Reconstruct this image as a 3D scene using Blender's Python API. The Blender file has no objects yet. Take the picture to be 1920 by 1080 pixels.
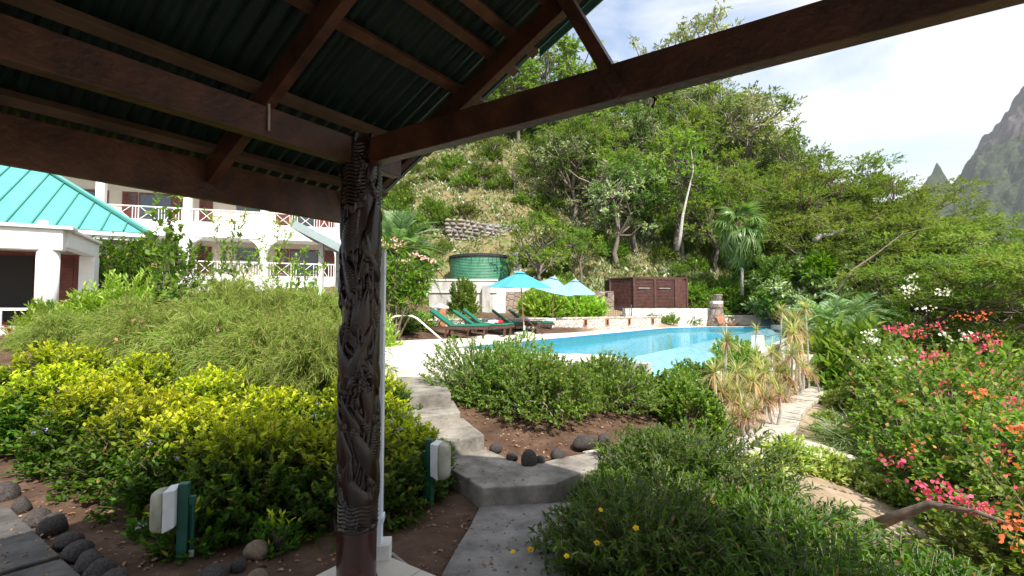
import bpy, math, random
import numpy as np
from mathutils import Vector, Matrix
R = math.radians
sc = bpy.context.scene
COL = sc.collection

# ------------------------------------------------------------------ camera
F = 916.0                       # focal length in pixels of the 1920 px wide photograph
CAMZ = 1.5
PITCH = math.atan(43.0 / F)
cam_d = bpy.data.cameras.new('camera'); cam = bpy.data.objects.new('camera', cam_d); COL.objects.link(cam)
cam.location = (0, 0, CAMZ); cam.rotation_euler = (R(90) + PITCH, 0, 0)
cam_d.sensor_width = 36; cam_d.lens = F / 1920 * 36
cam_d.clip_start = 0.05; cam_d.clip_end = 9000
sc.camera = cam

# ------------------------------------------------------------------ world, sun, exposure
SUN_AZ = Vector((0.46, -0.888, 0)).normalized(); SUN_EL = R(49)
S = Vector((SUN_AZ.x * math.cos(SUN_EL), SUN_AZ.y * math.cos(SUN_EL), math.sin(SUN_EL)))
w = bpy.data.worlds.new('World'); sc.world = w; w.use_nodes = True
nt = w.node_tree; nt.nodes.clear()
def N(t, **k):
    n = nt.nodes.new(t)
    for a, b in k.items(): setattr(n, a, b)
    return n
out = N('ShaderNodeOutputWorld'); bg = N('ShaderNodeBackground'); bgc = N('ShaderNodeBackground')
sky = N('ShaderNodeTexSky', sky_type='NISHITA', sun_disc=False, sun_elevation=SUN_EL, sun_rotation=math.atan2(S.x, S.y))
sky.dust_density = .8; sky.ozone_density = 1.0
tc = N('ShaderNodeTexCoord'); mp = N('ShaderNodeMapping'); mp.inputs['Scale'].default_value = (1.3, 1.3, 3.6)
mp.inputs['Rotation'].default_value = (0.2, 0.1, 0.4)
ns = N('ShaderNodeTexNoise'); ns.inputs['Scale'].default_value = 2.6; ns.inputs['Detail'].default_value = 7; ns.inputs['Roughness'].default_value = .55
ns.inputs['Distortion'].default_value = .4
rp = N('ShaderNodeValToRGB'); rp.color_ramp.elements[0].position = .36; rp.color_ramp.elements[1].position = .60
rp.color_ramp.elements[0].color = (.12, .12, .12, 1); rp.color_ramp.elements[1].color = (1, 1, 1, 1)
mx = N('ShaderNodeMixShader')
L = nt.links.new
L(tc.outputs['Generated'], mp.inputs[0]); L(mp.outputs[0], ns.inputs['Vector']); L(ns.outputs['Fac'], rp.inputs[0])
L(sky.outputs[0], bg.inputs[0]); bg.inputs[1].default_value = 0.15
bgc.inputs[0].default_value = (.96, .98, 1, 1); bgc.inputs[1].default_value = 0.64
L(rp.outputs[0], mx.inputs[0]); L(bg.outputs[0], mx.inputs[1]); L(bgc.outputs[0], mx.inputs[2]); L(mx.outputs[0], out.inputs[0])
sd = bpy.data.lights.new('sun', 'SUN'); sd.energy = 4.8; sd.angle = R(0.55); sd.color = (1, .95, .86)
so = bpy.data.objects.new('sun', sd); COL.objects.link(so); so.rotation_euler = S.to_track_quat('Z', 'Y').to_euler(); so.location = (0, 0, 30)
sc.view_settings.view_transform = 'Standard'; sc.view_settings.look = 'None'
sc.view_settings.exposure = 0.88; sc.view_settings.gamma = 1; sc.view_settings.use_curve_mapping = False
sc.render.engine = 'CYCLES'
sc.cycles.max_bounces = 8; sc.cycles.diffuse_bounces = 3; sc.cycles.glossy_bounces = 3; sc.cycles.transmission_bounces = 4
sc.cycles.transparent_max_bounces = 8; sc.cycles.caustics_reflective = False; sc.cycles.caustics_refractive = False
sc.cycles.use_denoising = True; sc.cycles.sample_clamp_indirect = 6

# ------------------------------------------------------------------ projecting pixels of the photograph
CP, SP = math.cos(PITCH), math.sin(PITCH)
def ray(px, py):
    r = (px - 960) / F; u = (540 - py) / F
    return Vector((r, CP - SP * u, SP + CP * u))
def P(px, py, Y):
    d = ray(px, py); return Vector((0, 0, CAMZ)) + d * (Y / d.y)
def G(px, py, z):
    d = ray(px, py); return Vector((0, 0, CAMZ)) + d * ((z - CAMZ) / d.z)
def PX(px, Y):
    return (px - 960) / F * Y

# ------------------------------------------------------------------ tagging and linking
def tag(o, label=None, cat=None, group=None, kind=None):
    if label: o['label'] = label
    if cat: o['category'] = cat
    if group: o['group'] = group
    if kind: o['kind'] = kind
    return o
def empty(name, loc=(0, 0, 0), rz=0, label=None, cat=None, group=None):
    o = bpy.data.objects.new(name, None); COL.objects.link(o); o.location = loc; o.rotation_euler = (0, 0, rz)
    o.empty_display_size = .1
    return tag(o, label, cat, group)
def link(name, me, mat=None, parent=None, loc=None, rz=None, sc_=None):
    o = bpy.data.objects.new(name, me); COL.objects.link(o)
    if mat is not None and not me.materials: me.materials.append(mat)
    if parent: o.parent = parent
    if loc is not None: o.location = loc
    if rz is not None: o.rotation_euler = (0, 0, rz)
    if sc_ is not None: o.scale = (sc_, sc_, sc_) if not hasattr(sc_, '__len__') else sc_
    return o
def copy_thing(root, loc, rz=None, label=None, scale=None):
    kids = {}
    for o in COL.objects:
        if o.parent: kids.setdefault(o.parent.name, []).append(o)
    r = root.copy(); COL.objects.link(r); r.location = loc
    if rz is not None: r.rotation_euler = (0, 0, rz)
    if scale: r.scale = (scale,) * 3
    if label: r['label'] = label
    def rec(a, b):
        for ch in kids.get(a.name, []):
            c = ch.copy(); COL.objects.link(c); c.parent = b; rec(ch, c)
    rec(root, r)
    return r

# ------------------------------------------------------------------ mesh builder
class MB:
    def __init__(s): s.v = []; s.f = []
    def add(s, vs, fs):
        b = len(s.v); s.v += [tuple(v) for v in vs]; s.f += [tuple(b + i for i in f) for f in fs]
        return s
    def box(s, c, size, ax=None, rz=0):
        """box by centre, full size, optional axes (3 vectors)"""
        c = Vector(c)
        if ax is None:
            cz, sz = math.cos(rz), math.sin(rz)
            ax = (Vector((cz, sz, 0)), Vector((-sz, cz, 0)), Vector((0, 0, 1)))
        vs = []
        for k in (-1, 1):
            for j in (-1, 1):
                for i in (-1, 1):
                    vs.append(c + ax[0] * (i * size[0] / 2) + ax[1] * (j * size[1] / 2) + ax[2] * (k * size[2] / 2))
        return s.add(vs, [(0, 2, 3, 1), (4, 5, 7, 6), (0, 1, 5, 4), (2, 6, 7, 3), (0, 4, 6, 2), (1, 3, 7, 5)])
    def bar(s, a, b, w_, h_, up=(0, 0, 1)):
        """rectangular bar from a to b; w_ sideways, h_ along up"""
        a = Vector(a); b = Vector(b); d = (b - a); ln = d.length; d.normalize()
        side = d.cross(Vector(up)); side.normalize(); u2 = side.cross(d)
        return s.box((a + b) / 2, (ln, w_, h_), (d, side, u2))
    def tube(s, pts, rad, n=8, cap=True):
        pts = [Vector(p) for p in pts]
        if not hasattr(rad, '__len__'): rad = [rad] * len(pts)
        rings = []
        ref = Vector((0, 0, 1))
        d0 = (pts[1] - pts[0]).normalized()
        if abs(d0.z) > .9: ref = Vector((1, 0, 0))
        vs = []
        for i, p in enumerate(pts):
            d = (pts[min(i + 1, len(pts) - 1)] - pts[max(i - 1, 0)]).normalized()
            x = d.cross(ref); 
            if x.length < 1e-4: x = d.cross(Vector((0, 1, 0)))
            x.normalize(); y = x.cross(d)
            for k in range(n):
                a = 2 * math.pi * k / n
                vs.append(p + (x * math.cos(a) + y * math.sin(a)) * rad[i])
        fs = []
        for i in range(len(pts) - 1):
            for k in range(n):
                k2 = (k + 1) % n
                fs.append((i * n + k, i * n + k2, (i + 1) * n + k2, (i + 1) * n + k))
        if cap: fs += [tuple(range(n))[::-1], tuple((len(pts) - 1) * n + k for k in range(n))]
        return s.add(vs, fs)
    def lathe(s, prof, c=(0, 0, 0), n=16, cap=True):
        c = Vector(c); vs = []; m = len(prof)
        for r, z in prof:
            for k in range(n):
                a = 2 * math.pi * k / n; vs.append(c + Vector((r * math.cos(a), r * math.sin(a), z)))
        fs = [(i * n + k, i * n + (k + 1) % n, (i + 1) * n + (k + 1) % n, (i + 1) * n + k) for i in range(m - 1) for k in range(n)]
        if cap: fs += [tuple(range(n))[::-1], tuple((m - 1) * n + k for k in range(n))]
        return s.add(vs, fs)
    def prism(s, poly, z0, z1):
        n = len(poly)
        z0s = z0 if hasattr(z0, '__len__') else [z0] * n
        z1s = z1 if hasattr(z1, '__len__') else [z1] * n
        ar = sum(poly[i][0] * poly[(i + 1) % n][1] - poly[(i + 1) % n][0] * poly[i][1] for i in range(n))
        if ar < 0: poly = poly[::-1]; z0s = z0s[::-1]; z1s = z1s[::-1]
        vs = [(p[0], p[1], z) for p, z in zip(poly, z0s)] + [(p[0], p[1], z) for p, z in zip(poly, z1s)]
        fs = [tuple(range(n))[::-1], tuple(range(n, 2 * n))] + [(i, (i + 1) % n, n + (i + 1) % n, n + i) for i in range(n)]
        return s.add(vs, fs)
    def mesh(s, name, smooth=False):
        me = bpy.data.meshes.new(name); me.from_pydata(s.v, [], s.f); me.update()
        if smooth: me.polygons.foreach_set('use_smooth', [True] * len(me.polygons))
        return me
    def build(s, name, mat, parent=None, smooth=False, loc=None, bevel=0):
        o = link(name, s.mesh(name, smooth), mat, parent, loc)
        if bevel:
            m = o.modifiers.new('bevel', 'BEVEL'); m.width = bevel; m.segments = 2; m.limit_method = 'ANGLE'; m.angle_limit = R(40)
        return o

def npmesh(name, V, Fs, mat=None, tone=None, smooth=False):
    """V (n,3); Fs list of int arrays (m,k)"""
    me = bpy.data.meshes.new(name)
    V = np.ascontiguousarray(V, dtype=np.float32)
    me.vertices.add(len(V)); me.vertices.foreach_set('co', V.ravel())
    idx = np.concatenate([f.ravel() for f in Fs]).astype(np.int32)
    tot = np.concatenate([np.full(len(f), f.shape[1]) for f in Fs]).astype(np.int32)
    st = np.concatenate([[0], np.cumsum(tot)[:-1]]).astype(np.int32)
    me.loops.add(len(idx)); me.loops.foreach_set('vertex_index', idx)
    me.polygons.add(len(tot)); me.polygons.foreach_set('loop_start', st)
    try: me.polygons.foreach_set('loop_total', tot)
    except Exception: pass
    if smooth: me.polygons.foreach_set('use_smooth', np.ones(len(tot), dtype=bool))
    me.update(calc_edges=True)
    if tone is not None:
        a = me.attributes.new('tone', 'FLOAT', 'POINT'); a.data.foreach_set('value', np.asarray(tone, dtype=np.float32))
    if mat: me.materials.append(mat)
    return me

# ---- leaf templates: x sideways, y along the leaf, z its normal (unit length)
def T_leaf(w=.45, fold=.10):
    return np.array([(0, 0, 0), (-w / 2, .45, fold), (0, 1, -.06), (w / 2, .45, fold)]), [np.array([(0, 2, 1), (0, 3, 2)])]
def T_leaf6(w=.45, fold=.08, droop=.12):
    v = [(0, 0, 0), (-w * .42, .28, fold), (-w * .46, .6, fold * .6 - droop * .4), (0, 1, -droop), (w * .46, .6, fold * .6 - droop * .4), (w * .42, .28, fold)]
    return np.array(v), [np.array([(0, 3, 2, 1), (0, 5, 4, 3)])]
def T_blade(w=.05, bend=.35, n=3):
    v = []; f = []
    for i in range(n + 1):
        t = i / n; ww = w * (1 - t) ** .7 if i < n else 0
        y = t * (1 - .25 * bend * t); z = -bend * t * t
        if i < n: v += [(-ww / 2, y, z), (ww / 2, y, z)]
        else: v += [(0, y, z)]
    f4 = [(2 * i, 2 * i + 1, 2 * i + 3, 2 * i + 2) for i in range(n - 1)]
    Fs = []
    if f4: Fs.append(np.array(f4))
    Fs.append(np.array([(2 * (n - 1), 2 * (n - 1) + 1, 2 * n)]))
    return np.array(v, float), Fs
def T_prism(n=3):
    v = [(math.cos(2 * math.pi * k / n), math.sin(2 * math.pi * k / n), z) for z in (0, 1) for k in range(n)]
    return np.array(v, float), [np.array([(k, (k + 1) % n, n + (k + 1) % n, n + k) for k in range(n)])]
def scatter(tpl, M, pos, tone=None):
    """M (N,3,3) columns = local axes in world; returns V, Fs, tone"""
    tv, tf = tpl; Nn = len(pos); k = len(tv)
    V = np.einsum('nij,kj->nki', M, tv) + pos[:, None, :]
    Fs = [(f[None] + (np.arange(Nn) * k)[:, None, None]).reshape(-1, f.shape[1]) for f in tf]
    t = np.repeat(tone, k) if tone is not None else np.zeros(Nn * k)
    return V.reshape(-1, 3), Fs, t
def merge(parts):
    Vs = []; Fs = []; ts = []; b = 0
    for V, F_, t in parts:
        Vs.append(V); Fs += [f + b for f in F_]; ts.append(t); b += len(V)
    return np.concatenate(Vs), Fs, np.concatenate(ts)
def nrm(a): return a / np.maximum(np.linalg.norm(a, axis=-1, keepdims=True), 1e-9)
def frames(d, up, size, wide=1.0):
    d = nrm(d); s = nrm(np.cross(d, up)); n = np.cross(s, d)
    size = np.asarray(size).reshape(-1, 1)
    return np.stack([s * size * wide, d * size, n * size], axis=2)
def sticks(a, b, r0):
    d = b - a; ln = np.linalg.norm(d, axis=1, keepdims=True); dn = d / np.maximum(ln, 1e-9)
    ref = np.where(np.abs(dn[:, 2:3]) > .9, np.array([[1., 0, 0]]), np.array([[0, 0, 1.]]))
    x = nrm(np.cross(dn, ref)); y = np.cross(dn, x); r0 = np.asarray(r0).reshape(-1, 1) * np.ones((len(a), 1))
    M = np.stack([x * r0, y * r0, d], axis=2)
    return scatter(T_prism(3), M, a)

# ------------------------------------------------------------------ materials
def mat_new(name):
    m = bpy.data.materials.new(name); m.use_nodes = True; t = m.node_tree; t.nodes.clear(); return m, t
def mat(name, c, rough=.7, var=.15, scale=4, bump=0., bscale=40, metal=0, spec=.4, c2=None, stretch=None, coat=0, detail=5, bdist=.01):
    """procedural material: base colour varied by noise between c*(1-var).. and c2"""
    m, t = mat_new(name); n = t.nodes; l = t.links.new
    o = n.new('ShaderNodeOutputMaterial'); b = n.new('ShaderNodeBsdfPrincipled'); l(b.outputs[0], o.inputs[0])
    tc = n.new('ShaderNodeTexCoord'); mp = n.new('ShaderNodeMapping'); l(tc.outputs['Object'], mp.inputs[0])
    if stretch: mp.inputs['Scale'].default_value = stretch
    no = n.new('ShaderNodeTexNoise'); no.inputs['Scale'].default_value = scale; no.inputs['Detail'].default_value = detail; no.inputs['Roughness'].default_value = .62
    l(mp.outputs[0], no.inputs['Vector'])
    r = n.new('ShaderNodeValToRGB'); l(no.outputs['Fac'], r.inputs[0])
    c2 = c2 or tuple(min(1, x * (1 + var)) for x in c); c1 = tuple(x * (1 - var) for x in c)
    r.color_ramp.elements[0].position = .32; r.color_ramp.elements[1].position = .68
    r.color_ramp.elements[0].color = (*c1, 1); r.color_ramp.elements[1].color = (*c2, 1)
    l(r.outputs[0], b.inputs['Base Color'])
    b.inputs['Roughness'].default_value = rough; b.inputs['Metallic'].default_value = metal; b.inputs['Specular IOR Level'].default_value = spec
    b.inputs['Coat Weight'].default_value = coat
    if bump:
        nb = n.new('ShaderNodeTexNoise'); nb.inputs['Scale'].default_value = bscale; nb.inputs['Detail'].default_value = 6; l(mp.outputs[0], nb.inputs['Vector'])
        bp = n.new('ShaderNodeBump'); bp.inputs['Strength'].default_value = bump; bp.inputs['Distance'].default_value = bdist
        l(nb.outputs['Fac'], bp.inputs['Height']); l(bp.outputs[0], b.inputs['Normal'])
    return m
def leafmat(name, cols, tonecols=None, rough=.5, trans=.35, spec=.35, tr_gain=1.3, dead=None):
    """cols: list of colours picked per leaf; tonecols: colour reached where the leaf's own 'tone' is 1 (young or old leaves)"""
    m, t = mat_new(name); n = t.nodes; l = t.links.new
    o = n.new('ShaderNodeOutputMaterial'); b = n.new('ShaderNodeBsdfPrincipled')
    g = n.new('ShaderNodeNewGeometry'); r = n.new('ShaderNodeValToRGB'); l(g.outputs['Random Per Island'], r.inputs[0])
    cr = r.color_ramp
    while len(cr.elements) < len(cols): cr.elements.new(.5)
    for i, c in enumerate(cols):
        cr.elements[i].position = (.95 if dead else 1) * i / max(1, len(cols) - 1); cr.elements[i].color = (*c, 1)
    if dead: e = cr.elements.new(.97); e.color = (*dead, 1)
    col = r.outputs[0]
    if tonecols:
        at = n.new('ShaderNodeAttribute'); at.attribute_name = 'tone'
        r2 = n.new('ShaderNodeValToRGB'); l(g.outputs['Random Per Island'], r2.inputs[0]); c2 = r2.color_ramp
        while len(c2.elements) < len(tonecols): c2.elements.new(.5)
        for i, c in enumerate(tonecols):
            c2.elements[i].position = i / max(1, len(tonecols) - 1); c2.elements[i].color = (*c, 1)
        mxn = n.new('ShaderNodeMix'); mxn.data_type = 'RGBA'; l(at.outputs['Fac'], mxn.inputs['Factor']); l(col, mxn.inputs[6]); l(r2.outputs[0], mxn.inputs[7])
        col = mxn.outputs[2]
    oi = n.new('ShaderNodeObjectInfo'); mr = n.new('ShaderNodeMapRange'); l(oi.outputs['Random'], mr.inputs[0])
    mr.inputs[3].default_value = .8; mr.inputs[4].default_value = 1.2
    hs = n.new('ShaderNodeHueSaturation'); l(col, hs.inputs['Color']); l(mr.outputs[0], hs.inputs['Value'])
    mr2 = n.new('ShaderNodeMapRange'); l(oi.outputs['Random'], mr2.inputs[0]); mr2.inputs[3].default_value = .485; mr2.inputs[4].default_value = .51
    l(mr2.outputs[0], hs.inputs['Hue'])
    col = hs.outputs[0]
    l(col, b.inputs['Base Color']); b.inputs['Roughness'].default_value = rough; b.inputs['Specular IOR Level'].default_value = spec
    tr = n.new('ShaderNodeBsdfTranslucent'); vm = n.new('ShaderNodeMix'); vm.data_type = 'RGBA'; vm.blend_type = 'MULTIPLY'; vm.inputs['Factor'].default_value = 1
    l(col, vm.inputs[6]); vm.inputs[7].default_value = (tr_gain * 1.15, tr_gain * 1.25, tr_gain * .5, 1); l(vm.outputs[2], tr.inputs[0])
    mi = n.new('ShaderNodeMixShader'); mi.inputs[0].default_value = trans
    l(b.outputs[0], mi.inputs[1]); l(tr.outputs[0], mi.inputs[2]); l(mi.outputs[0], o.inputs[0])
    return m

def stonemat(name, cols, mortar, scale=5, rough=.85, flat=1.0, edge=.045, bump=.6):
    m, t = mat_new(name); n = t.nodes; l = t.links.new
    o = n.new('ShaderNodeOutputMaterial'); b = n.new('ShaderNodeBsdfPrincipled'); l(b.outputs[0], o.inputs[0])
    tc = n.new('ShaderNodeTexCoord'); mp = n.new('ShaderNodeMapping'); mp.inputs['Scale'].default_value = (1, 1, flat); l(tc.outputs['Object'], mp.inputs[0])
    wn = n.new('ShaderNodeTexNoise'); wn.inputs['Scale'].default_value = scale * .8; l(mp.outputs[0], wn.inputs['Vector'])
    ad = n.new('ShaderNodeMix'); ad.data_type = 'RGBA'; ad.blend_type = 'LINEAR_LIGHT'; ad.inputs['Factor'].default_value = .06
    l(mp.outputs[0], ad.inputs[6]); l(wn.outputs['Color'], ad.inputs[7])
    v1 = n.new('ShaderNodeTexVoronoi'); v1.inputs['Scale'].default_value = scale; l(ad.outputs[2], v1.inputs['Vector'])
    v2 = n.new('ShaderNodeTexVoronoi'); v2.feature = 'DISTANCE_TO_EDGE'; v2.inputs['Scale'].default_value = scale; l(ad.outputs[2], v2.inputs['Vector'])
    sx = n.new('ShaderNodeSeparateColor'); l(v1.outputs['Color'], sx.inputs[0])
    r = n.new('ShaderNodeValToRGB'); l(sx.outputs[0], r.inputs[0]); cr = r.color_ramp
    while len(cr.elements) < len(cols): cr.elements.new(.5)
    for i, c in enumerate(cols): cr.elements[i].position = i / (len(cols) - 1); cr.elements[i].color = (*c, 1)
    rm = n.new('ShaderNodeMapRange'); l(v2.outputs['Distance'], rm.inputs[0]); rm.inputs[1].default_value = edge * .4; rm.inputs[2].default_value = edge * 1.6
    mx = n.new('ShaderNodeMix'); mx.data_type = 'RGBA'; l(rm.outputs[0], mx.inputs['Factor']); mx.inputs[6].default_value = (*mortar, 1); l(r.outputs[0], mx.inputs[7])
    l(mx.outputs[2], b.inputs['Base Color']); b.inputs['Roughness'].default_value = rough; b.inputs['Specular IOR Level'].default_value = .2
    rh = n.new('ShaderNodeMapRange'); l(v2.outputs['Distance'], rh.inputs[0]); rh.inputs[1].default_value = 0; rh.inputs[2].default_value = edge * 3.5
    bp = n.new('ShaderNodeBump'); bp.inputs['Strength'].default_value = bump; bp.inputs['Distance'].default_value = .04; l(rh.outputs[0], bp.inputs['Height']); l(bp.outputs[0], b.inputs['Normal'])
    return m

M = {}
M['wood'] = mat('stained_timber', (.048, .019, .010), .5, .45, 5, .45, 40, stretch=(1, 1, 1), c2=(.098, .040, .019))
M['wood_pale'] = mat('weathered_timber', (.075, .048, .030), .7, .3, 4, .3, 30, c2=(.12, .08, .05))
M['post'] = mat('varnished_carving', (.009, .004, .003), .30, .5, 6, .2, 60, c2=(.024, .010, .006), spec=.4, coat=.08)
M['post_base'] = mat('varnished_red_base', (.036, .008, .006), .25, .4, 4, .12, 50, spec=.5, coat=.25)
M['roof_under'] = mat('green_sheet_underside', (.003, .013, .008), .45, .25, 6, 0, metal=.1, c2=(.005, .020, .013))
M['roof_flash_lit'] = mat('green_flashing_lit', (.10, .27, .20), .45, .1, 3)
M['teal_roof'] = mat('teal_metal_roof', (.095, .36, .32), .45, .1, 1.2, .05, 8)
M['teal_seam'] = mat('teal_roof_seam', (.05, .20, .17), .5, .1, 2)
M['white'] = mat('white_render', (.80, .79, .77), .75, .05, 3, .1, 30)
M['white_pl'] = mat('white_plastic', (.70, .76, .84), .35, .04, 3)
M['white_dirty'] = mat('weathered_white_paint', (.62, .60, .56), .75, .2, 5, .2, 25, c2=(.75, .74, .70))
M['beige'] = mat('pink_beige_render', (.60, .50, .40), .8, .05, 2, .1, 30)
M['brown'] = mat('mahogany_joinery', (.13, .028, .018), .4, .3, 5, c2=(.19, .045, .026))
M['glass'] = mat('dark_glass', (.03, .035, .04), .06, .1, 2, spec=.8)
M['black'] = mat('dark_interior', (.02, .018, .016), .8, .1, 2)
M['concrete'] = mat('weathered_concrete', (.17, .152, .13), .9, .5, 3.2, .8, 30, c2=(.32, .29, .25))
M['concrete_dark'] = mat('dark_worn_concrete', (.06, .054, .05), .85, .35, 6, .6, 30, c2=(.11, .10, .092))
M['deck'] = mat('cream_pool_deck', (.66, .61, .53), .85, .1, 4, .25, 60)
M['coping'] = mat('cream_coping', (.74, .70, .62), .7, .06, 6, .1, 50)
M['tile'] = mat('cream_floor_tile', (.56, .50, .42), .35, .1, 5)
M['cream_wall'] = mat('stained_cream_render', (.58, .51, .41), .85, .22, 3, .3, 25, c2=(.70, .64, .54))
M['wall_grey'] = mat('stained_concrete_wall', (.42, .40, .37), .9, .3, 1.6, .4, 20, c2=(.62, .60, .56), stretch=(1, 1, .4))
M['tank'] = mat('green_tank_steel', (.05, .20, .12), .55, .2, 3, c2=(.075, .26, .16))
M['tank_rim'] = mat('black_cover', (.03, .03, .032), .8, .3, 5)
M['shed'] = mat('dark_brown_stain', (.075, .028, .022), .7, .35, 6, .2, 30, c2=(.12, .05, .038))
M['stone_pool'] = stonemat('pale_rubble_stone', [(.60, .55, .46), (.44, .40, .35), (.70, .66, .57), (.52, .45, .38)], (.30, .27, .24), 4.6)
M['stone_hill'] = stonemat('grey_dry_stone', [(.24, .22, .20), (.33, .31, .28), (.19, .175, .16), (.38, .36, .33)], (.07, .06, .05), 3.2, flat=1.8)
M['stone_dark'] = stonemat('brown_lava_stone', [(.26, .19, .15), (.34, .27, .22), (.20, .15, .13)], (.14, .11, .09), 3.4)
M['pool_tile'] = mat('turquoise_pool_tile', (.06, .44, .62), .35, .14, 2.5, c2=(.11, .54, .71))
M['weir'] = mat('pale_blue_weir_tile', (.26, .56, .68), .15, .14, 6, c2=(.36, .67, .78), coat=.5)
M['soil'] = None
M['rock'] = mat('grey_lava_rock', (.045, .038, .036), .9, .35, 7, .7, 18, c2=(.09, .078, .074), spec=.15)
M['rock_tan'] = mat('tan_rock', (.17, .125, .08), .85, .3, 6, .6, 18, c2=(.24, .18, .125))
M['green_paint'] = mat('dark_green_paint', (.012, .075, .05), .45, .3, 8)
M['lamp_lens'] = mat('yellowed_opal_plastic', (.30, .29, .20), .35, .25, 6, c2=(.42, .42, .34))
M['lamp_body'] = mat('aged_white_housing', (.60, .61, .62), .5, .12, 9)
M['steel'] = mat('brushed_steel', (.70, .69, .67), .35, .08, 12, metal=.6)
M['cushion'] = mat('green_canvas', (.005, .15, .095), .8, .12, 8, .2, 120)
M['teak'] = mat('brown_teak', (.08, .036, .024), .6, .3, 10)
M['canopy_teal'] = mat('teal_canvas', (.06, .31, .37), .85, .08, 5)
M['canopy_pale'] = mat('faded_blue_canvas', (.20, .34, .44), .85, .08, 5)
M['pole'] = mat('light_timber_pole', (.50, .28, .13), .55, .15, 8)
M['towel_white'] = mat('white_towel', (.78, .76, .74), .95, .1, 20, .4, 90)
M['towel_pink'] = mat('pink_striped_towel', (.70, .12, .22), .95, .5, 20, .4, 90, c2=(.75, .55, .60))
M['terracotta'] = mat('terracotta', (.42, .17, .09), .8, .25, 8)
M['bark'] = mat('grey_brown_bark', (.15, .115, .09), .9, .35, 9, .7, 25, c2=(.24, .20, .165))
M['bark_pale'] = mat('pale_bark', (.36, .33, .29), .9, .25, 9, .6, 25, c2=(.50, .47, .43))
M['twig'] = mat('brown_twigs', (.12, .085, .06), .9, .35, 9, c2=(.22, .17, .13))
M['twig_pale'] = mat('pale_twigs', (.24, .205, .18), .9, .3, 9)
M['petal_pink'] = leafmat('pink_bracts', [(.78, .07, .16), (.85, .16, .25), (.70, .04, .17)], rough=.6, trans=.35, tr_gain=.8)
M['petal_orange'] = leafmat('orange_bracts', [(.80, .13, .05), (.85, .22, .09), (.72, .07, .06)], rough=.6, trans=.35, tr_gain=.8)
M['petal_white'] = leafmat('white_bracts', [(.80, .80, .74), (.75, .72, .66)], rough=.6, trans=.3, tr_gain=.8)
M['petal_yellow'] = leafmat('yellow_trumpets', [(.88, .62, .02), (.85, .52, .02)], rough=.6, trans=.3, tr_gain=.8)
M['petal_blush'] = leafmat('blush_petals', [(.85, .42, .38), (.85, .62, .52)], rough=.6, trans=.3, tr_gain=.8)
M['petal_purple'] = leafmat('lilac_petals', [(.30, .28, .62), (.40, .36, .70)], rough=.6, trans=.3, tr_gain=.8)
LM = {}
LM['duranta'] = leafmat('duranta_leaves', [(.03, .085, .007), (.055, .13, .010), (.09, .19, .014)], [(.42, .48, .015), (.52, .52, .02), (.32, .42, .015)], spec=.2, dead=(.30, .20, .05))
LM['russelia'] = leafmat('needle_stems', [(.13, .22, .03), (.20, .31, .05), (.28, .38, .08), (.24, .23, .09)], [(.34, .36, .09), (.30, .22, .10)], trans=.3, spec=.15)
LM['mid'] = leafmat('mid_green_leaves', [(.07, .16, .016), (.13, .25, .028), (.20, .32, .045)], [(.32, .42, .07), (.36, .43, .09)], trans=.42, dead=(.34, .24, .12))
LM['dark'] = leafmat('dark_green_leaves', [(.035, .095, .008), (.07, .15, .014), (.12, .21, .022)], [(.18, .30, .03), (.24, .34, .04)], trans=.42, dead=(.26, .17, .08))
LM['lime'] = leafmat('lime_leaves', [(.19, .34, .04), (.28, .44, .05), (.36, .50, .08)], [(.55, .60, .16), (.50, .58, .10)])
LM['vari'] = leafmat('variegated_leaves', [(.33, .42, .08), (.52, .55, .20), (.18, .30, .06)], [(.68, .68, .32)])
LM['boug'] = leafmat('bougainvillea_leaves', [(.07, .15, .018), (.13, .23, .03), (.22, .32, .05)], [(.36, .43, .08), (.44, .46, .12)], trans=.42, dead=(.42, .22, .12))
LM['forest'] = leafmat('forest_leaves', [(.065, .14, .016), (.12, .21, .03), (.18, .27, .045)], [(.30, .38, .06), (.34, .40, .08)], spec=.15, trans=.42)
LM['forest_dark'] = leafmat('dark_forest_leaves', [(.045, .105, .014), (.075, .15, .02), (.12, .20, .03)], [(.22, .32, .05)], spec=.15, trans=.42)
LM['acacia'] = leafmat('feathery_leaves', [(.09, .155, .03), (.135, .21, .04), (.18, .25, .055)], [(.25, .31, .07), (.30, .30, .11)], trans=.4, spec=.15)
LM['scrub'] = leafmat('hill_scrub_leaves', [(.10, .16, .04), (.17, .24, .06), (.24, .26, .10), (.28, .22, .13)], [(.33, .35, .12)])
LM['bright'] = leafmat('bright_green_leaves', [(.055, .14, .006), (.09, .20, .010), (.15, .27, .016)], [(.24, .36, .03)], spec=0, rough=1)
LM['palm'] = leafmat('palm_blades', [(.09, .20, .045), (.16, .28, .08), (.25, .36, .13)], [(.50, .52, .34), (.55, .56, .42)], rough=.35, spec=.5)
LM['cycad'] = leafmat('cycad_leaflets', [(.05, .15, .025), (.09, .21, .04), (.14, .28, .06)], [(.17, .31, .10)], rough=.4, spec=.45)
LM['drac'] = leafmat('dracaena_blades', [(.40, .42, .17), (.50, .47, .24), (.30, .36, .12)], [(.42, .17, .11), (.50, .27, .17), (.34, .14, .09)])
LM['grass'] = leafmat('grass_blades', [(.12, .25, .04), (.20, .34, .06), (.27, .40, .08)], [(.35, .38, .14)])
LM['litter'] = leafmat('fallen_leaves', [(.22, .11, .05), (.34, .20, .11), (.13, .07, .04), (.40, .27, .17)], trans=.05)

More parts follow.
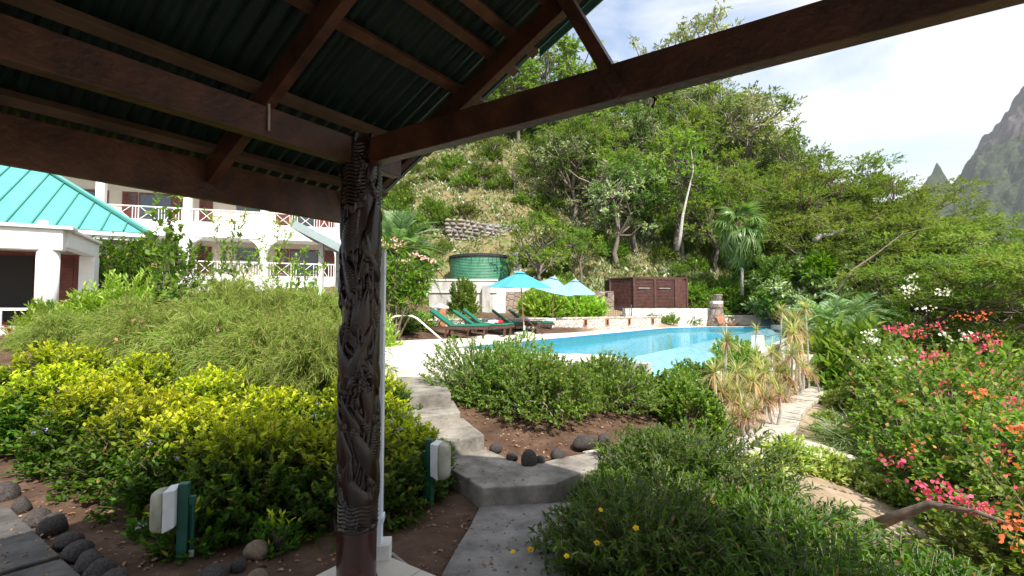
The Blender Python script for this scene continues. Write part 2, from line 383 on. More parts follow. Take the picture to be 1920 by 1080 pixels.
# ------------------------------------------------------------------ terrain
AX = R(34.5)
U = Vector((math.sin(AX), math.cos(AX), 0)); Vv = Vector((-math.cos(AX), math.sin(AX), 0))
CTRL = [(0,0,-.10),(-.9,2.8,-.12),(-3,3.5,-.10),(-2,4,-.12),(-5,2,-.12),(-8,0,-.1),(0,-6,-.1),(5,-5,-.8),(.35,3.3,-.20),(0,4.2,-.19),(-1.5,4.6,-.12),
 (.5,5.4,-.03),(1.2,6.2,.02),(1.6,4.0,-.35),(2.4,4,-.55),(4.6,5.3,-1.0),(3,2,-.8),(6,3,-1.4),(8,0,-1.8),(2.3,6.1,-.32),(4.2,8.1,-.62),(3.3,7.2,-.48),(5.2,9.4,-.64),(7.2,12.3,-.64),
 (0,7.2,.25),(-1.6,6.6,.32),(2,8,.0),(3.3,9.6,-.25),(6,14,-.35),(9.5,19,-.5),(13,24,-.6),(17,27,-1.2),(9,14,-.8),(8,9,-1.2),(12,12,-1.5),(16,18,-1.8),(14,6,-2.2),(25,12,-3),
 (-2.2,8.5,.4),(-3,12,.35),(0,16,.35),(6,24,.35),(12,28.2,.35),
 (-4,5.2,-.02),(-6,5,.0),(-3.4,7,.25),(-5,7.5,.35),(-8,7,.35),(-6,10,.75),(-9,10,.95),(-12,12,1.0),(-16,14,1.1),(-7,14,1.0),(-9,20,1.6),(-5,18,.9),(-14,24,2.2),(-16,28,2.6),(-30,30,4),(-25,12,1.2),
 (-3.5,17.2,.95),(-2,20,1.05),(2,23,1.1),(7,27,1.15),(10,30,1.3),(0,29,1.5),(-5,26,1.6),(-3,30,2.0),(-2.2,33.6,2.7),(2,34,3.2),(8,33,3.0),(12,33,3.2),
 (-1,37.4,5.7),(-3,37.4,5.9),(4,37,6.2),(-1,40.2,9.6),(-1,42,11.5),(-3,46,16.5),(4,46,14.5),(5,51,19),(0,60,24),(12,45,11),(12,60,25),(24,58,24),(24,48,13.5),(20,38,5),(28,50,11),(31,60,17),(36,55,7),
 (33,40,2),(26,38,3.5),(42,60,3),(15,75,29),(30,80,19),(-10,60,26),(-10,44,13),(-25,50,14),(-12,35,6),(15,30,1.6),(20,30,.2),(28,30,-1),(38,28,-3),(25,20,-2.5),(50,40,-5),(60,60,-8)]
_c = np.array(CTRL, float); _C0 = 1.2
def _phi(d2): return -np.sqrt(d2 + _C0 ** 2)
_n = len(_c); _A = np.zeros((_n + 1, _n + 1))
_A[:_n, :_n] = _phi(((_c[:, None, :2] - _c[None, :, :2]) ** 2).sum(-1)) - 1e-3 * np.eye(_n); _A[:_n, _n] = 1; _A[_n, :_n] = 1
_w = np.linalg.solve(_A, np.concatenate([_c[:, 2], [0]]))
def terr(x, y):
    x = np.asarray(x, float); y = np.asarray(y, float); sh = x.shape; q = np.stack([x.ravel(), y.ravel()], 1)
    z = np.zeros(len(q))
    for i in range(0, len(q), 20000):
        b = q[i:i + 20000]; z[i:i + 20000] = _phi(((b[:, None] - _c[None, :, :2]) ** 2).sum(-1)) @ _w[:_n] + _w[_n]
    r = np.hypot(q[:, 0] - 8, q[:, 1] - 32); t = np.clip((r - 52) / 60, 0, 1); t = t * t * (3 - 2 * t)
    z = z * (1 - t) - 12 * t
    k = np.clip((q[:, 1] - 34) / 8, 0, 1) * (1 - t)
    z += k * (.35 * np.sin(q[:, 0] * .9 + 1.3) * np.sin(q[:, 1] * .8) + .25 * np.sin(q[:, 0] * 2.1) * np.sin(q[:, 1] * 1.7 + .5))
    return z.reshape(sh)
def tz(x, y): return float(terr(np.array([x]), np.array([y]))[0])
def T(px, py, ymax=90):
    d = ray(px, py); o = Vector((0, 0, CAMZ)); ts = np.concatenate([np.arange(1.5, 12, .05), np.arange(12, ymax, .2)])
    zz = terr(d.x * ts / d.y, ts); rz = CAMZ + d.z * ts / d.y; h = np.where(rz < zz)[0]
    t = ts[h[0]] if len(h) else ymax
    return Vector((d.x * t / d.y, t, tz(d.x * t / d.y, t)))

DECK = .62; WATER = .565
pA = Vector((1.94, 9.26)); pB = Vector((14.25, 27.1)); pC2 = Vector((10.9, 27.1)); pC = Vector((8.2, 25.7)); pD = Vector((-1.5, 11.65))
POOL = [pA, pB, pC2, pC, pD]
def inside(poly, x, y):
    r = np.zeros(x.shape, bool); n = len(poly)
    for i in range(n):
        a = poly[i]; b = poly[(i + 1) % n]
        c = ((a[1] > y) != (b[1] > y)) & (x < (b[0] - a[0]) * (y - a[1]) / (b[1] - a[1] + 1e-12) + a[0]); r ^= c
    return r
def axis(lo, hi, st, far):
    a = list(np.arange(lo, hi + 1e-6, st)); s = st
    u = []; x = hi
    while x < far: s *= 1.25; x += s; u.append(x)
    s = st; d = []; x = lo
    while x > -far: s *= 1.25; x -= s; d.append(x)
    return np.array(d[::-1] + a + u)
gx = axis(-16, 36, .3, 2700); gy = axis(-3, 64, .3, 2700)
XX, YY = np.meshgrid(gx, gy)
ZZ = terr(XX, YY)
rng = np.random.default_rng(3)
near = (np.abs(XX) < 30) & (YY < 60) & (YY > -5)
ZZ += near * rng.normal(0, .012, ZZ.shape)
grow = [pA + (pA - pC).normalized() * .75 - Vector((.1, .5)), pB + Vector((.9, .3)), pC2 + Vector((0, .2)), pC, pD]
ZZ = np.where(inside(grow, XX, YY), np.minimum(ZZ, -1.5), ZZ)
nx, ny = len(gx), len(gy)
ii = (np.arange(ny - 1)[:, None] * nx + np.arange(nx - 1)[None]).ravel()
gf = np.stack([ii, ii + 1, ii + nx + 1, ii + nx], 1)
# ground material: reddish soil near, dry straw and thin green on the hill
m, t_ = mat_new('ground_soil'); n_ = t_.nodes; l_ = t_.links.new
o_ = n_.new('ShaderNodeOutputMaterial'); b_ = n_.new('ShaderNodeBsdfPrincipled'); l_(b_.outputs[0], o_.inputs[0])
tc_ = n_.new('ShaderNodeTexCoord')
def noise_(s, d=6, ro=.6):
    q = n_.new('ShaderNodeTexNoise'); q.inputs['Scale'].default_value = s; q.inputs['Detail'].default_value = d; q.inputs['Roughness'].default_value = ro; l_(tc_.outputs['Object'], q.inputs['Vector']); return q.outputs['Fac']
def ramp_(x, els):
    q = n_.new('ShaderNodeValToRGB'); l_(x, q.inputs[0]); c = q.color_ramp
    while len(c.elements) < len(els): c.elements.new(.5)
    for e, (p_, co) in zip(c.elements, els): e.position = p_; e.color = (*co, 1)
    return q.outputs[0]
near_c = ramp_(noise_(3.0), [(.3, (.055, .030, .019)), (.5, (.10, .060, .040)), (.72, (.17, .11, .075))])
dry_c = ramp_(noise_(1.1, 8, .7), [(.3, (.07, .055, .03)), (.43, (.13, .12, .05)), (.53, (.24, .18, .10)), (.60, (.12, .15, .045)), (.75, (.08, .11, .03))])
sx_ = n_.new('ShaderNodeSeparateXYZ'); l_(tc_.outputs['Object'], sx_.inputs[0])
mr_ = n_.new('ShaderNodeMapRange'); l_(sx_.outputs['Y'], mr_.inputs[0]); mr_.inputs[1].default_value = 24; mr_.inputs[2].default_value = 33
mx_ = n_.new('ShaderNodeMix'); mx_.data_type = 'RGBA'; l_(mr_.outputs[0], mx_.inputs['Factor']); l_(near_c, mx_.inputs[6]); l_(dry_c, mx_.inputs[7])
mr2_ = n_.new('ShaderNodeMapRange'); l_(sx_.outputs['X'], mr2_.inputs[0]); mr2_.inputs[1].default_value = 2.6; mr2_.inputs[2].default_value = 4.0
ltan = ramp_(noise_(5.0), [(.3, (.27, .19, .13)), (.5, (.36, .27, .19)), (.72, (.44, .35, .26))])
mx2_ = n_.new('ShaderNodeMix'); mx2_.data_type = 'RGBA'; l_(mr2_.outputs[0], mx2_.inputs['Factor']); l_(near_c, mx2_.inputs[6]); l_(ltan, mx2_.inputs[7]); l_(mx2_.outputs[2], mx_.inputs[6])
mr3_ = n_.new('ShaderNodeMapRange'); l_(sx_.outputs['Y'], mr3_.inputs[0]); mr3_.inputs[1].default_value = 110; mr3_.inputs[2].default_value = 170
mx3_ = n_.new('ShaderNodeMix'); mx3_.data_type = 'RGBA'; l_(mr3_.outputs[0], mx3_.inputs['Factor']); l_(mx_.outputs[2], mx3_.inputs[6]); mx3_.inputs[7].default_value = (.06, .10, .04, 1)
l_(mx3_.outputs[2], b_.inputs['Base Color']); b_.inputs['Roughness'].default_value = .95; b_.inputs['Specular IOR Level'].default_value = .15
bp_ = n_.new('ShaderNodeBump'); bp_.inputs['Strength'].default_value = .8; bp_.inputs['Distance'].default_value = .03; l_(noise_(22, 8, .7), bp_.inputs['Height']); l_(bp_.outputs[0], b_.inputs['Normal'])
M['soil'] = m
tag(link('ground', npmesh('ground', np.stack([XX.ravel(), YY.ravel(), ZZ.ravel()], 1), [gf], M['soil'], smooth=True)), kind='structure')

# ------------------------------------------------------------------ distant mountains
def grid_mesh(name, xs, ys, fn, mat_):
    a, b = np.meshgrid(xs, ys); z = fn(a, b); nx_ = len(xs); ny_ = len(ys)
    i = (np.arange(ny_ - 1)[:, None] * nx_ + np.arange(nx_ - 1)[None]).ravel()
    f = np.stack([i, i + 1, i + nx_ + 1, i + nx_], 1)
    return npmesh(name, np.stack([a.ravel(), b.ravel(), z.ravel()], 1), [f], mat_, smooth=False)
def fnoise(x, y, seed, octs=6, base=200., rough=.55):
    r = np.random.default_rng(seed); z = 0; am = 1
    for k in range(octs):
        f = 2 * math.pi / (base / 2 ** k)
        for j in range(3):
            a = r.uniform(0, math.pi); p = r.uniform(0, 6.28)
            z = z + am * (1 - 2 * np.abs(np.sin((x * math.cos(a) + y * math.sin(a)) * f / 2 + p + 1.3 * np.sin((x * math.sin(a) - y * math.cos(a)) * f / 3 + p * 2)))) / 3
        am *= rough
    return z
m, t_ = mat_new('rocky_forested_slope'); n_ = t_.nodes; l_ = t_.links.new
o_ = n_.new('ShaderNodeOutputMaterial'); b_ = n_.new('ShaderNodeBsdfPrincipled'); l_(b_.outputs[0], o_.inputs[0]); tc_ = n_.new('ShaderNodeTexCoord')
g_ = n_.new('ShaderNodeNewGeometry'); sxx = n_.new('ShaderNodeSeparateXYZ'); l_(g_.outputs['Normal'], sxx.inputs[0])
rock = ramp_(noise_(.03, 8, .7), [(.3, (.08, .068, .07)), (.5, (.13, .105, .105)), (.7, (.19, .155, .145))])
gre = ramp_(noise_(.06, 9, .8), [(.35, (.02, .035, .016)), (.52, (.05, .07, .03)), (.65, (.11, .12, .06))])
sz_ = n_.new('ShaderNodeSeparateXYZ'); l_(tc_.outputs['Object'], sz_.inputs[0])
mra = n_.new('ShaderNodeMapRange'); l_(sz_.outputs['Z'], mra.inputs[0]); mra.inputs[1].default_value = 430; mra.inputs[2].default_value = 700; mra.inputs[3].default_value = .30; mra.inputs[4].default_value = -.25
ad_ = n_.new('ShaderNodeMath'); ad_.operation = 'ADD'; l_(mra.outputs[0], ad_.inputs[0]); l_(noise_(.012, 8, .7), ad_.inputs[1])
fa = n_.new('ShaderNodeMapRange'); l_(ad_.outputs[0], fa.inputs[0]); fa.inputs[1].default_value = .42; fa.inputs[2].default_value = .52
mxx = n_.new('ShaderNodeMix'); mxx.data_type = 'RGBA'; l_(fa.outputs[0], mxx.inputs['Factor']); l_(rock, mxx.inputs[6]); l_(gre, mxx.inputs[7]); l_(mxx.outputs[2], b_.inputs['Base Color']); b_.inputs['Roughness'].default_value = 1
bp_ = n_.new('ShaderNodeBump'); bp_.inputs['Strength'].default_value = 1; bp_.inputs['Distance'].default_value = 12; l_(noise_(.07, 8, .8), bp_.inputs['Height']); l_(bp_.outputs[0], b_.inputs['Normal'])
M['peak'] = m
def big(x, y):
    r = np.hypot(x - 1960, (y - 1640) * .9)
    h = np.interp(r, [0, 88, 160, 193, 262, 318, 385, 445, 560, 820, 1100], [960, 930, 810, 735, 605, 530, 448, 372, 250, 100, -20])
    return h + 34 * fnoise(x, y, 4, 7, 230, .6) * np.clip(h / 200, 0, 1)
tag(link('mountain', grid_mesh('mountain', np.linspace(1000, 2500, 380), np.linspace(1100, 2200, 280), big, M['peak'])), kind='structure')
def horn(x, y):
    dx = x - 1545; dy = y - 1750
    h = 330 + np.interp(dx, [-150, -90, -60, -35, -12, -3, 10, 22, 60], [60, 90, 125, 160, 195, 214, 200, 140, 105]) - np.abs(dy) * 2.0
    return np.maximum(h, -20) + 7 * fnoise(x, y, 8, 5, 60) * (h > 300)
tag(link('rock_spire', grid_mesh('rock_spire', np.linspace(1300, 1720, 150), np.linspace(1560, 1940, 110), horn, M['peak'])), kind='structure')

# ------------------------------------------------------------------ pool, deck, paths, steps
def slab(name, pts, z0, z1, mat_, parent=None, kind='structure', bevel=0):
    o = MB().prism([(p[0], p[1]) for p in pts], z0, z1).build(name, mat_, parent, bevel=bevel)
    if parent is None and kind: o['kind'] = kind
    return o
W0 = Vector((-4.6, 15.2)); W1 = Vector((2.66, 21.2)); W2 = Vector((8.0, 26.0)); W3 = Vector((9.4, 28.8)); W4 = Vector((16.2, 28.8))
E1 = Vector((-2.25, 7.55)); E2 = Vector((-.85, 7.55)); E3 = Vector((1.62, 8.78))
deck_polys = [[E1, E2, E3, pA, pD, Vector((-3.4, 11.5))], [Vector((-3.4, 11.5)), pD, pC, W2, W1, W0], [pC, pC2, pB, Vector((15.0, 27.6)), W4, W3, W2]]
mb = MB()
for p in deck_polys: mb.prism([tuple(q) for q in p], .30, DECK)
dk = mb.build('pool_deck', M['deck']); dk['kind'] = 'structure'
# basin: walls and floor as one inward facing shell
mb = MB(); n5 = len(POOL); zb = -.85
vs = [(p.x, p.y, DECK - .02) for p in POOL] + [(p.x, p.y, zb) for p in POOL]
vs[0] = (pA.x, pA.y, WATER - .012); vs[1] = (pB.x, pB.y, WATER - .012)
mb.add(vs, [(0, 5, 6, 1), (1, 6, 7, 2), (2, 7, 8, 3), (3, 8, 9, 4), (4, 9, 5, 0), (9, 8, 7, 6, 5)])
basin = mb.build('pool_basin', M['pool_tile']); basin['kind'] = 'structure'
# dark waterline tile band along the inside
for a, b in ((pD, pC), (pC, pC2), (pC2, pB), (pA, pD)):
    d = (b - a).normalized(); nn = Vector((d.y, -d.x)) 
    if (Vector((6, 19)) - a).dot(nn) < 0: nn = -nn
    o = MB().bar((*(a + nn * .012), WATER + .0), (*(b + nn * .012), WATER + .0), .02, .10).build('waterline_band', mat('deep_blue_band', (.05, .22, .36), .3), basin)
# water
m, t_ = mat_new('pool_water'); n_ = t_.nodes; l_ = t_.links.new
o_ = n_.new('ShaderNodeOutputMaterial'); tr_ = n_.new('ShaderNodeBsdfTransparent'); tr_.inputs[0].default_value = (.30, .88, .95, 1)
gl_ = n_.new('ShaderNodeBsdfGlossy'); gl_.inputs['Roughness'].default_value = .03; gl_.inputs[0].default_value = (1, 1, 1, 1)
fr_ = n_.new('ShaderNodeFresnel'); fr_.inputs[0].default_value = 1.33; tc_ = n_.new('ShaderNodeTexCoord')
q1 = noise_(5.0, 4, .6); bp_ = n_.new('ShaderNodeBump'); bp_.inputs['Strength'].default_value = .9; bp_.inputs['Distance'].default_value = .07; l_(q1, bp_.inputs['Height'])
l_(bp_.outputs[0], gl_.inputs['Normal']); l_(bp_.outputs[0], fr_.inputs['Normal'])
df_ = n_.new('ShaderNodeBsdfDiffuse'); df_.inputs[0].default_value = (.03, .52, .66, 1); md_ = n_.new('ShaderNodeMixShader'); md_.inputs[0].default_value = .30
l_(tr_.outputs[0], md_.inputs[1]); l_(df_.outputs[0], md_.inputs[2])
sc_m = n_.new('ShaderNodeMath'); sc_m.operation = 'MULTIPLY'; sc_m.inputs[1].default_value = .42; l_(fr_.outputs[0], sc_m.inputs[0])
ms_ = n_.new('ShaderNodeMixShader'); l_(sc_m.outputs[0], ms_.inputs[0]); l_(md_.outputs[0], ms_.inputs[1]); l_(gl_.outputs[0], ms_.inputs[2]); l_(ms_.outputs[0], o_.inputs[0])
M['water'] = m
wat = MB().add([(p.x, p.y, WATER) for p in POOL][::-1], [(0, 1, 2, 3, 4)]).build('pool_water', M['water']); wat['kind'] = 'structure'
# infinity edge: lip, sloping tiled weir, trough and outer wall
d = (pB - pA).normalized(); out_n = Vector((d.y, -d.x)); Lp = (pB - pA).length
weir = empty('infinity_edge_weir', (pA.x, pA.y, 0)); weir['kind'] = 'structure'; weir.rotation_euler = (0, 0, math.atan2(d.y, d.x))
ntile = 24
tl = Lp / ntile; rr = random.Random(5)
for i in range(ntile):
    x0 = i * tl + .012; x1 = (i + 1) * tl - .012; dz = rr.uniform(-.004, .004)
    q = MB().add([(x0, 0, WATER - .004), (x1, 0, WATER - .004), (x1, -.72, .27 + dz), (x0, -.72, .27 + dz), (x0, 0, .1), (x1, 0, .1), (x1, -.72, .05), (x0, -.72, .05)],
                 [(0, 3, 2, 1), (4, 5, 6, 7), (0, 1, 5, 4), (2, 3, 7, 6), (0, 4, 7, 3), (1, 2, 6, 5)])
    q.build('weir_panel', M['weir'], weir)
MB().box((Lp / 2, -.36, .12), (Lp, .70, .14)).build('weir_bedding', M['white_dirty'], weir)
trough = mat('trough_wall', (.18, .34, .33), .5, .3, 4)
MB().box((Lp / 2, -.93, -.1), (Lp, .40, .42)).build('trough', trough, weir)
tw = mat('trough_water', (.22, .45, .45), .05, .2, 3, spec=.6); MB().box((Lp / 2, -.93, .115), (Lp, .40, .008)).build('trough_water', tw, weir)
MB().box((Lp / 2, -1.26, -.55), (Lp + .3, .26, 1.52)).build('outer_wall', M['white_dirty'], weir)
MB().box((-.14, -.1, -.1), (.28, 1.2, 1.34)).build('end_wall', M['wall_grey'], weir)
MB().box((-.16, .42, .62), (.34, .9, .07)).build('corner_coping', M['coping'], weir)
# coping stones
cop = empty('pool_coping'); cop['kind'] = 'structure'
def inset(a, b, wd, n, z):
    d = (b - a).normalized(); nn = Vector((-d.y, d.x))
    if (a + nn - Vector((6, 19))).length < (a - Vector((6, 19))).length: nn = -nn
    ln = (b - a).length / n
    for i in range(n):
        p0 = a + d * (i * ln + .006); p1 = a + d * ((i + 1) * ln - .006)
        MB().prism([tuple(p0), tuple(p1), tuple(p1 + nn * wd), tuple(p0 + nn * wd)], z - .03, z + .012 + rr.uniform(-.002, .002)).build('coping_stone', M['coping'], cop)
inset(pD, pC, .36, 22, DECK + .004); inset(pC, pC2, .34, 4, DECK + .004); inset(pC2, pB, .34, 5, DECK + .004); inset(pA, pD, .36, 6, DECK + .004)

# steps and landings
steps = [
 ('concrete_step', [(747, 711), (822, 709), (846, 737), (753, 742)], .49, [(740, 690), (815, 690)]),
 ('concrete_step', [(758, 766), (846, 755), (863, 772), (770, 784)], .33, [(747, 735), (838, 730)]),
 ('concrete_step', [(775, 801), (858, 792), (908, 815), (811, 833)], .17, [(762, 772), (846, 765)]),
]
stair = empty('garden_steps'); stair['kind'] = 'structure'
for nm, q, z, back in steps:
    fr = [G(x, y, z) for x, y in q[2:]]; bk = [G(x, y, z) for x, y in back]
    slab('step', [bk[0], bk[1], fr[0], fr[1]], -.3, z, M['concrete'], stair, bevel=.012)
land_px = [(800, 845), (838, 875), (905, 915), (1040, 907), (1072, 893), (1120, 875), (1125, 845), (1060, 856), (984, 873), (925, 847), (905, 838), (860, 828)]
land = slab('landing', [G(x, y, .01) for x, y in land_px], -.35, .01, M['concrete'], bevel=.012)
low = slab('lower_path', [G(x, y, -.145) for x, y in [(900, 950), (880, 990), (858, 1025), (826, 1082), (700, 1400), (960, 1400), (1060, 1090), (1075, 1000), (1090, 940)]], -.4, -.145, mat('worn_path_concrete', (.17, .155, .14), .85, .35, 5, .6, 30, c2=(.27, .25, .23)))
def path_strip(name, pts, width, mat_, nseg, thick=.10, z_off=.03):
    """pts: 3D centre points; pieces follow a smoothed line, each slab a piece of its own"""
    root = empty(name); root['kind'] = 'structure'
    P3 = [Vector(p) for p in pts]
    def cr(t):
        k = min(int(t), len(P3) - 2); f = t - k
        p0 = P3[max(k - 1, 0)]; p1 = P3[k]; p2 = P3[k + 1]; p3 = P3[min(k + 2, len(P3) - 1)]
        return .5 * ((2 * p1) + (p2 - p0) * f + (2 * p0 - 5 * p1 + 4 * p2 - p3) * f * f + (3 * p1 - p0 - 3 * p2 + p3) * f ** 3)
    ts = [i * (len(P3) - 1) / nseg for i in range(nseg + 1)]
    L_, R_ = [], []
    for i, t in enumerate(ts):
        c = cr(min(t, len(P3) - 1 - 1e-4)); dd = cr(min(t + .02, len(P3) - 1 - 1e-4)) - cr(max(t - .02, 0)); dd.z = 0; dd.normalize()
        s_ = Vector((dd.y, -dd.x, 0)) * width / 2 * (1 + .025 * math.sin(i * 2.3)); L_.append(c - s_); R_.append(c + s_)
    for i in range(nseg):
        a, b, c, d_ = L_[i], R_[i], R_[i + 1], L_[i + 1]; g = .012
        a2 = a.lerp(d_, g); d2 = d_.lerp(a, g); b2 = b.lerp(c, g); c2 = c.lerp(b, g)
        zt = [p.z + z_off for p in (a2, b2, c2, d2)]
        MB().prism([(p.x, p.y) for p in (a2, b2, c2, d2)], [z - thick for z in zt], zt).build('paving_slab', mat_, root, bevel=.01)
    return root
M['path'] = mat('pale_path_concrete', (.44, .39, .34), .9, .2, 5, .4, 40, c2=(.54, .49, .43))
def gp(px, py, z): v_ = G(px, py, z); return (v_.x, v_.y, z)
path_strip('garden_path', [gp(1130, 862, -.03), gp(1190, 852, -.09), gp(1300, 845, -.30), gp(1400, 838, -.50), gp(1462, 800, -.585), gp(1475, 775, -.60), gp(1505, 750, -.605), gp(1560, 722, -.61), gp(1640, 712, -.75)], .54, M['path'], 26)
path_strip('side_path', [gp(1450, 822, -.56), gp(1540, 845, -.63), gp(1620, 880, -.78), gp(1700, 935, -.95), gp(1770, 1000, -1.08), gp(1840, 1060, -1.2), gp(1960, 1150, -1.3)], .55, M['path'], 14)
slab('side_pavement', [G(-160, 930, -.05), G(18, 950, -.05), G(60, 990, -.05), G(112, 1040, -.05), G(-200, 1130, -.05)], -.3, -.05, M['concrete_dark'], bevel=.01)
slab('side_pavement', [G(-205, 1138, -.05), G(116, 1046, -.05), G(150, 1075, -.05), G(210, 1160, -.05), G(-100, 1500, -.05)], -.3, -.05, M['concrete_dark'], bevel=.01)

# ------------------------------------------------------------------ pavilion (camera stands under it)
PB = Vector((-.87, 2.8, 0))
def pv(t, du, z): return PB + U * du - Vv * t + Vector((0, 0, z))
TV = -Vv
slope = .514; RA = math.atan(slope)
def zr(t): return 2.468 + slope * (t if t <= 3 else 6 - t)      # underside of the rafters
pav = empty('timber_pavilion', (PB.x, PB.y, 0), label='timber framed pavilion with green corrugated roof and carved corner posts over the viewer', cat='pavilion')
def pbuild(mb, name, mat_, smooth=False, bevel=0, parent=None):
    o = mb.build(name, mat_, None, smooth, bevel=bevel); o.parent = parent or pav; o.matrix_parent_inverse = Matrix.Translation(-pav.location) if not parent else Matrix.Identity(4)
    return o
bv = .004
# tie beams, eave plates, fascia
for du in (0, -2.9): pbuild(MB().bar(pv(.06, du, 2.405), pv(6.4, du, 2.405), .07, .145), 'tie_beam', M['wood'], bevel=bv)
for t in (0, 6): pbuild(MB().bar(pv(t, .27, 2.405), pv(t, -6, 2.405), .07, .15), 'wall_plate', M['wood'], bevel=bv)
for t in (-.58, 6.58): pbuild(MB().bar(pv(t, .43, 2.215), pv(t, -6, 2.215), .04, .215), 'fascia_beam', M['wood'], bevel=bv)
# rafters
for du in (.377, -.57, -1.52, -2.47, -3.42, -4.4, -5.4):
    for a, b in ((-.56, 2.98), (6.56, 3.02)):
        pbuild(MB().bar(pv(a, du, zr(a) + .066), pv(b, du, zr(b) + .066), .05, .118, up=(0, 0, 1)), 'rafter', M['wood'], bevel=bv)
pl_t = [-.50, -.06, .40, .66, .80, 1.02, 1.45, 1.9, 2.35, 2.8]
for t in pl_t:
    end = .61 if t < 1 else .55
    for tt in (t, 6 - t):
        sg = 1 if tt < 3 else -1
        ax = (U, (TV * math.cos(RA) + Vector((0, 0, sg * math.sin(RA)))), Vector((0, 0, 1)).cross(U))
        n_up = ax[0].cross(ax[1]); n_up = n_up if n_up.z > 0 else -n_up
        c = pv(tt, (end - 6) / 2, zr(tt) + .158)
        pbuild(MB().box(c, (6 + end, .055, .042), (U, ax[1], n_up)), 'purlin', M['wood_pale' if t in (-.50, -.06) else 'wood'], bevel=.003)
pbuild(MB().bar(pv(1.60, 0, 2.34), pv(1.17, 0, 3.16), .055, .085, up=U), 'truss_strut', M['wood'], bevel=bv)
pbuild(MB().bar(pv(4.40, 0, 2.34), pv(4.83, 0, 3.16), .055, .085, up=U), 'truss_strut', M['wood'], bevel=bv)
pbuild(MB().bar(pv(3, .62, 4.22), pv(3, -6, 4.22), .05, .16), 'ridge_board', M['wood'])
# corrugated sheets: ribs run up the slope; each sheet is a piece
def sheet(u0, u1, t0, t1):
    pit = .085; seg = 6; nu = int(round((u1 - u0) / pit)) * seg
    us = np.linspace(u0, u1, nu + 1); prof = .011 * np.sign(np.cos(2 * math.pi * (us - .66) / pit)) * np.abs(np.cos(2 * math.pi * (us - .66) / pit)) ** .5
    vs = []
    for dz in (0, .0035):
        for t in (t0, t1):
            for u_, p_ in zip(us, prof): vs.append(pv(t, u_, zr(t) + .201 + p_ + dz))
    n1 = nu + 1; fs = []
    for i in range(nu):
        fs += [(i, n1 + i, n1 + i + 1, i + 1), (2 * n1 + i, 2 * n1 + i + 1, 3 * n1 + i + 1, 3 * n1 + i)]
    for i in range(nu): fs += [(i, i + 1, 2 * n1 + i + 1, 2 * n1 + i), (n1 + i, 3 * n1 + i, 3 * n1 + i + 1, n1 + i + 1)]
    fs += [(0, 2 * n1, 3 * n1, n1), (nu, n1 + nu, 3 * n1 + nu, 2 * n1 + nu)]
    return MB().add(vs, fs)
k = 0
for u1 in np.arange(.66, -5.6, -.765):
    for t0, t1 in ((-.66, 3.0), (6.66, 3.0)):
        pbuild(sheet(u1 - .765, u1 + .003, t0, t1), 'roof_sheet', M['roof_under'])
# verge flashing on the upper gable; its lit look is put into the green
pbuild(MB().add([pv(.80, .665, zr(.80) + .16), pv(3, .665, zr(3) + .10), pv(3, .665, zr(3) + .26), pv(.80, .665, zr(.8) + .225),
                 pv(.80, .672, zr(.80) + .16), pv(3, .672, zr(3) + .10), pv(3, .672, zr(3) + .26), pv(.80, .672, zr(.8) + .225)],
                [(0, 1, 2, 3), (7, 6, 5, 4), (0, 4, 5, 1), (3, 2, 6, 7), (0, 3, 7, 4), (1, 5, 6, 2)]), 'lit_verge_flashing', M['roof_flash_lit'])
# bolts and cable hook on the beams
pbuild(MB().tube([pv(-.02 + .06, -.58, 2.50), pv(.045, -.58, 2.36)], .006, 6), 'bolt', M['steel'])
pbuild(MB().tube([pv(1.68, .045, 2.43), pv(1.70, .06, 2.40), pv(1.68, .05, 2.37), pv(1.70, .06, 2.33), pv(1.69, .05, 2.30)], .007, 6), 'cable_loop', M['black'])
# floor: slab and cream tiles
pbuild(MB().prism([(p.x, p.y) for p in (pv(-.22, .28, 0), pv(6.2, .28, 0), pv(6.2, -6, 0), pv(-.22, -6, 0))], -.25, -.012), 'floor_slab', M['concrete'])
ts_ = .45
tile_me = MB().box((0, 0, -.004), (ts_ - .006, ts_ - .006, .016)).mesh('floor_tile'); tile_me.materials.append(M['tile'])
for i in range(13):
    for j in range(12):
        c = pv(-.22 + (i + .5) * ts_, .28 - (j + .5) * ts_, 0)
        o = bpy.data.objects.new('floor_tile', tile_me); COL.objects.link(o); o.parent = pav; o.location = c - pav.location; o.rotation_euler = (0, 0, math.atan2(U.y, U.x))
        o.location.z = rr.uniform(-.001, .001)

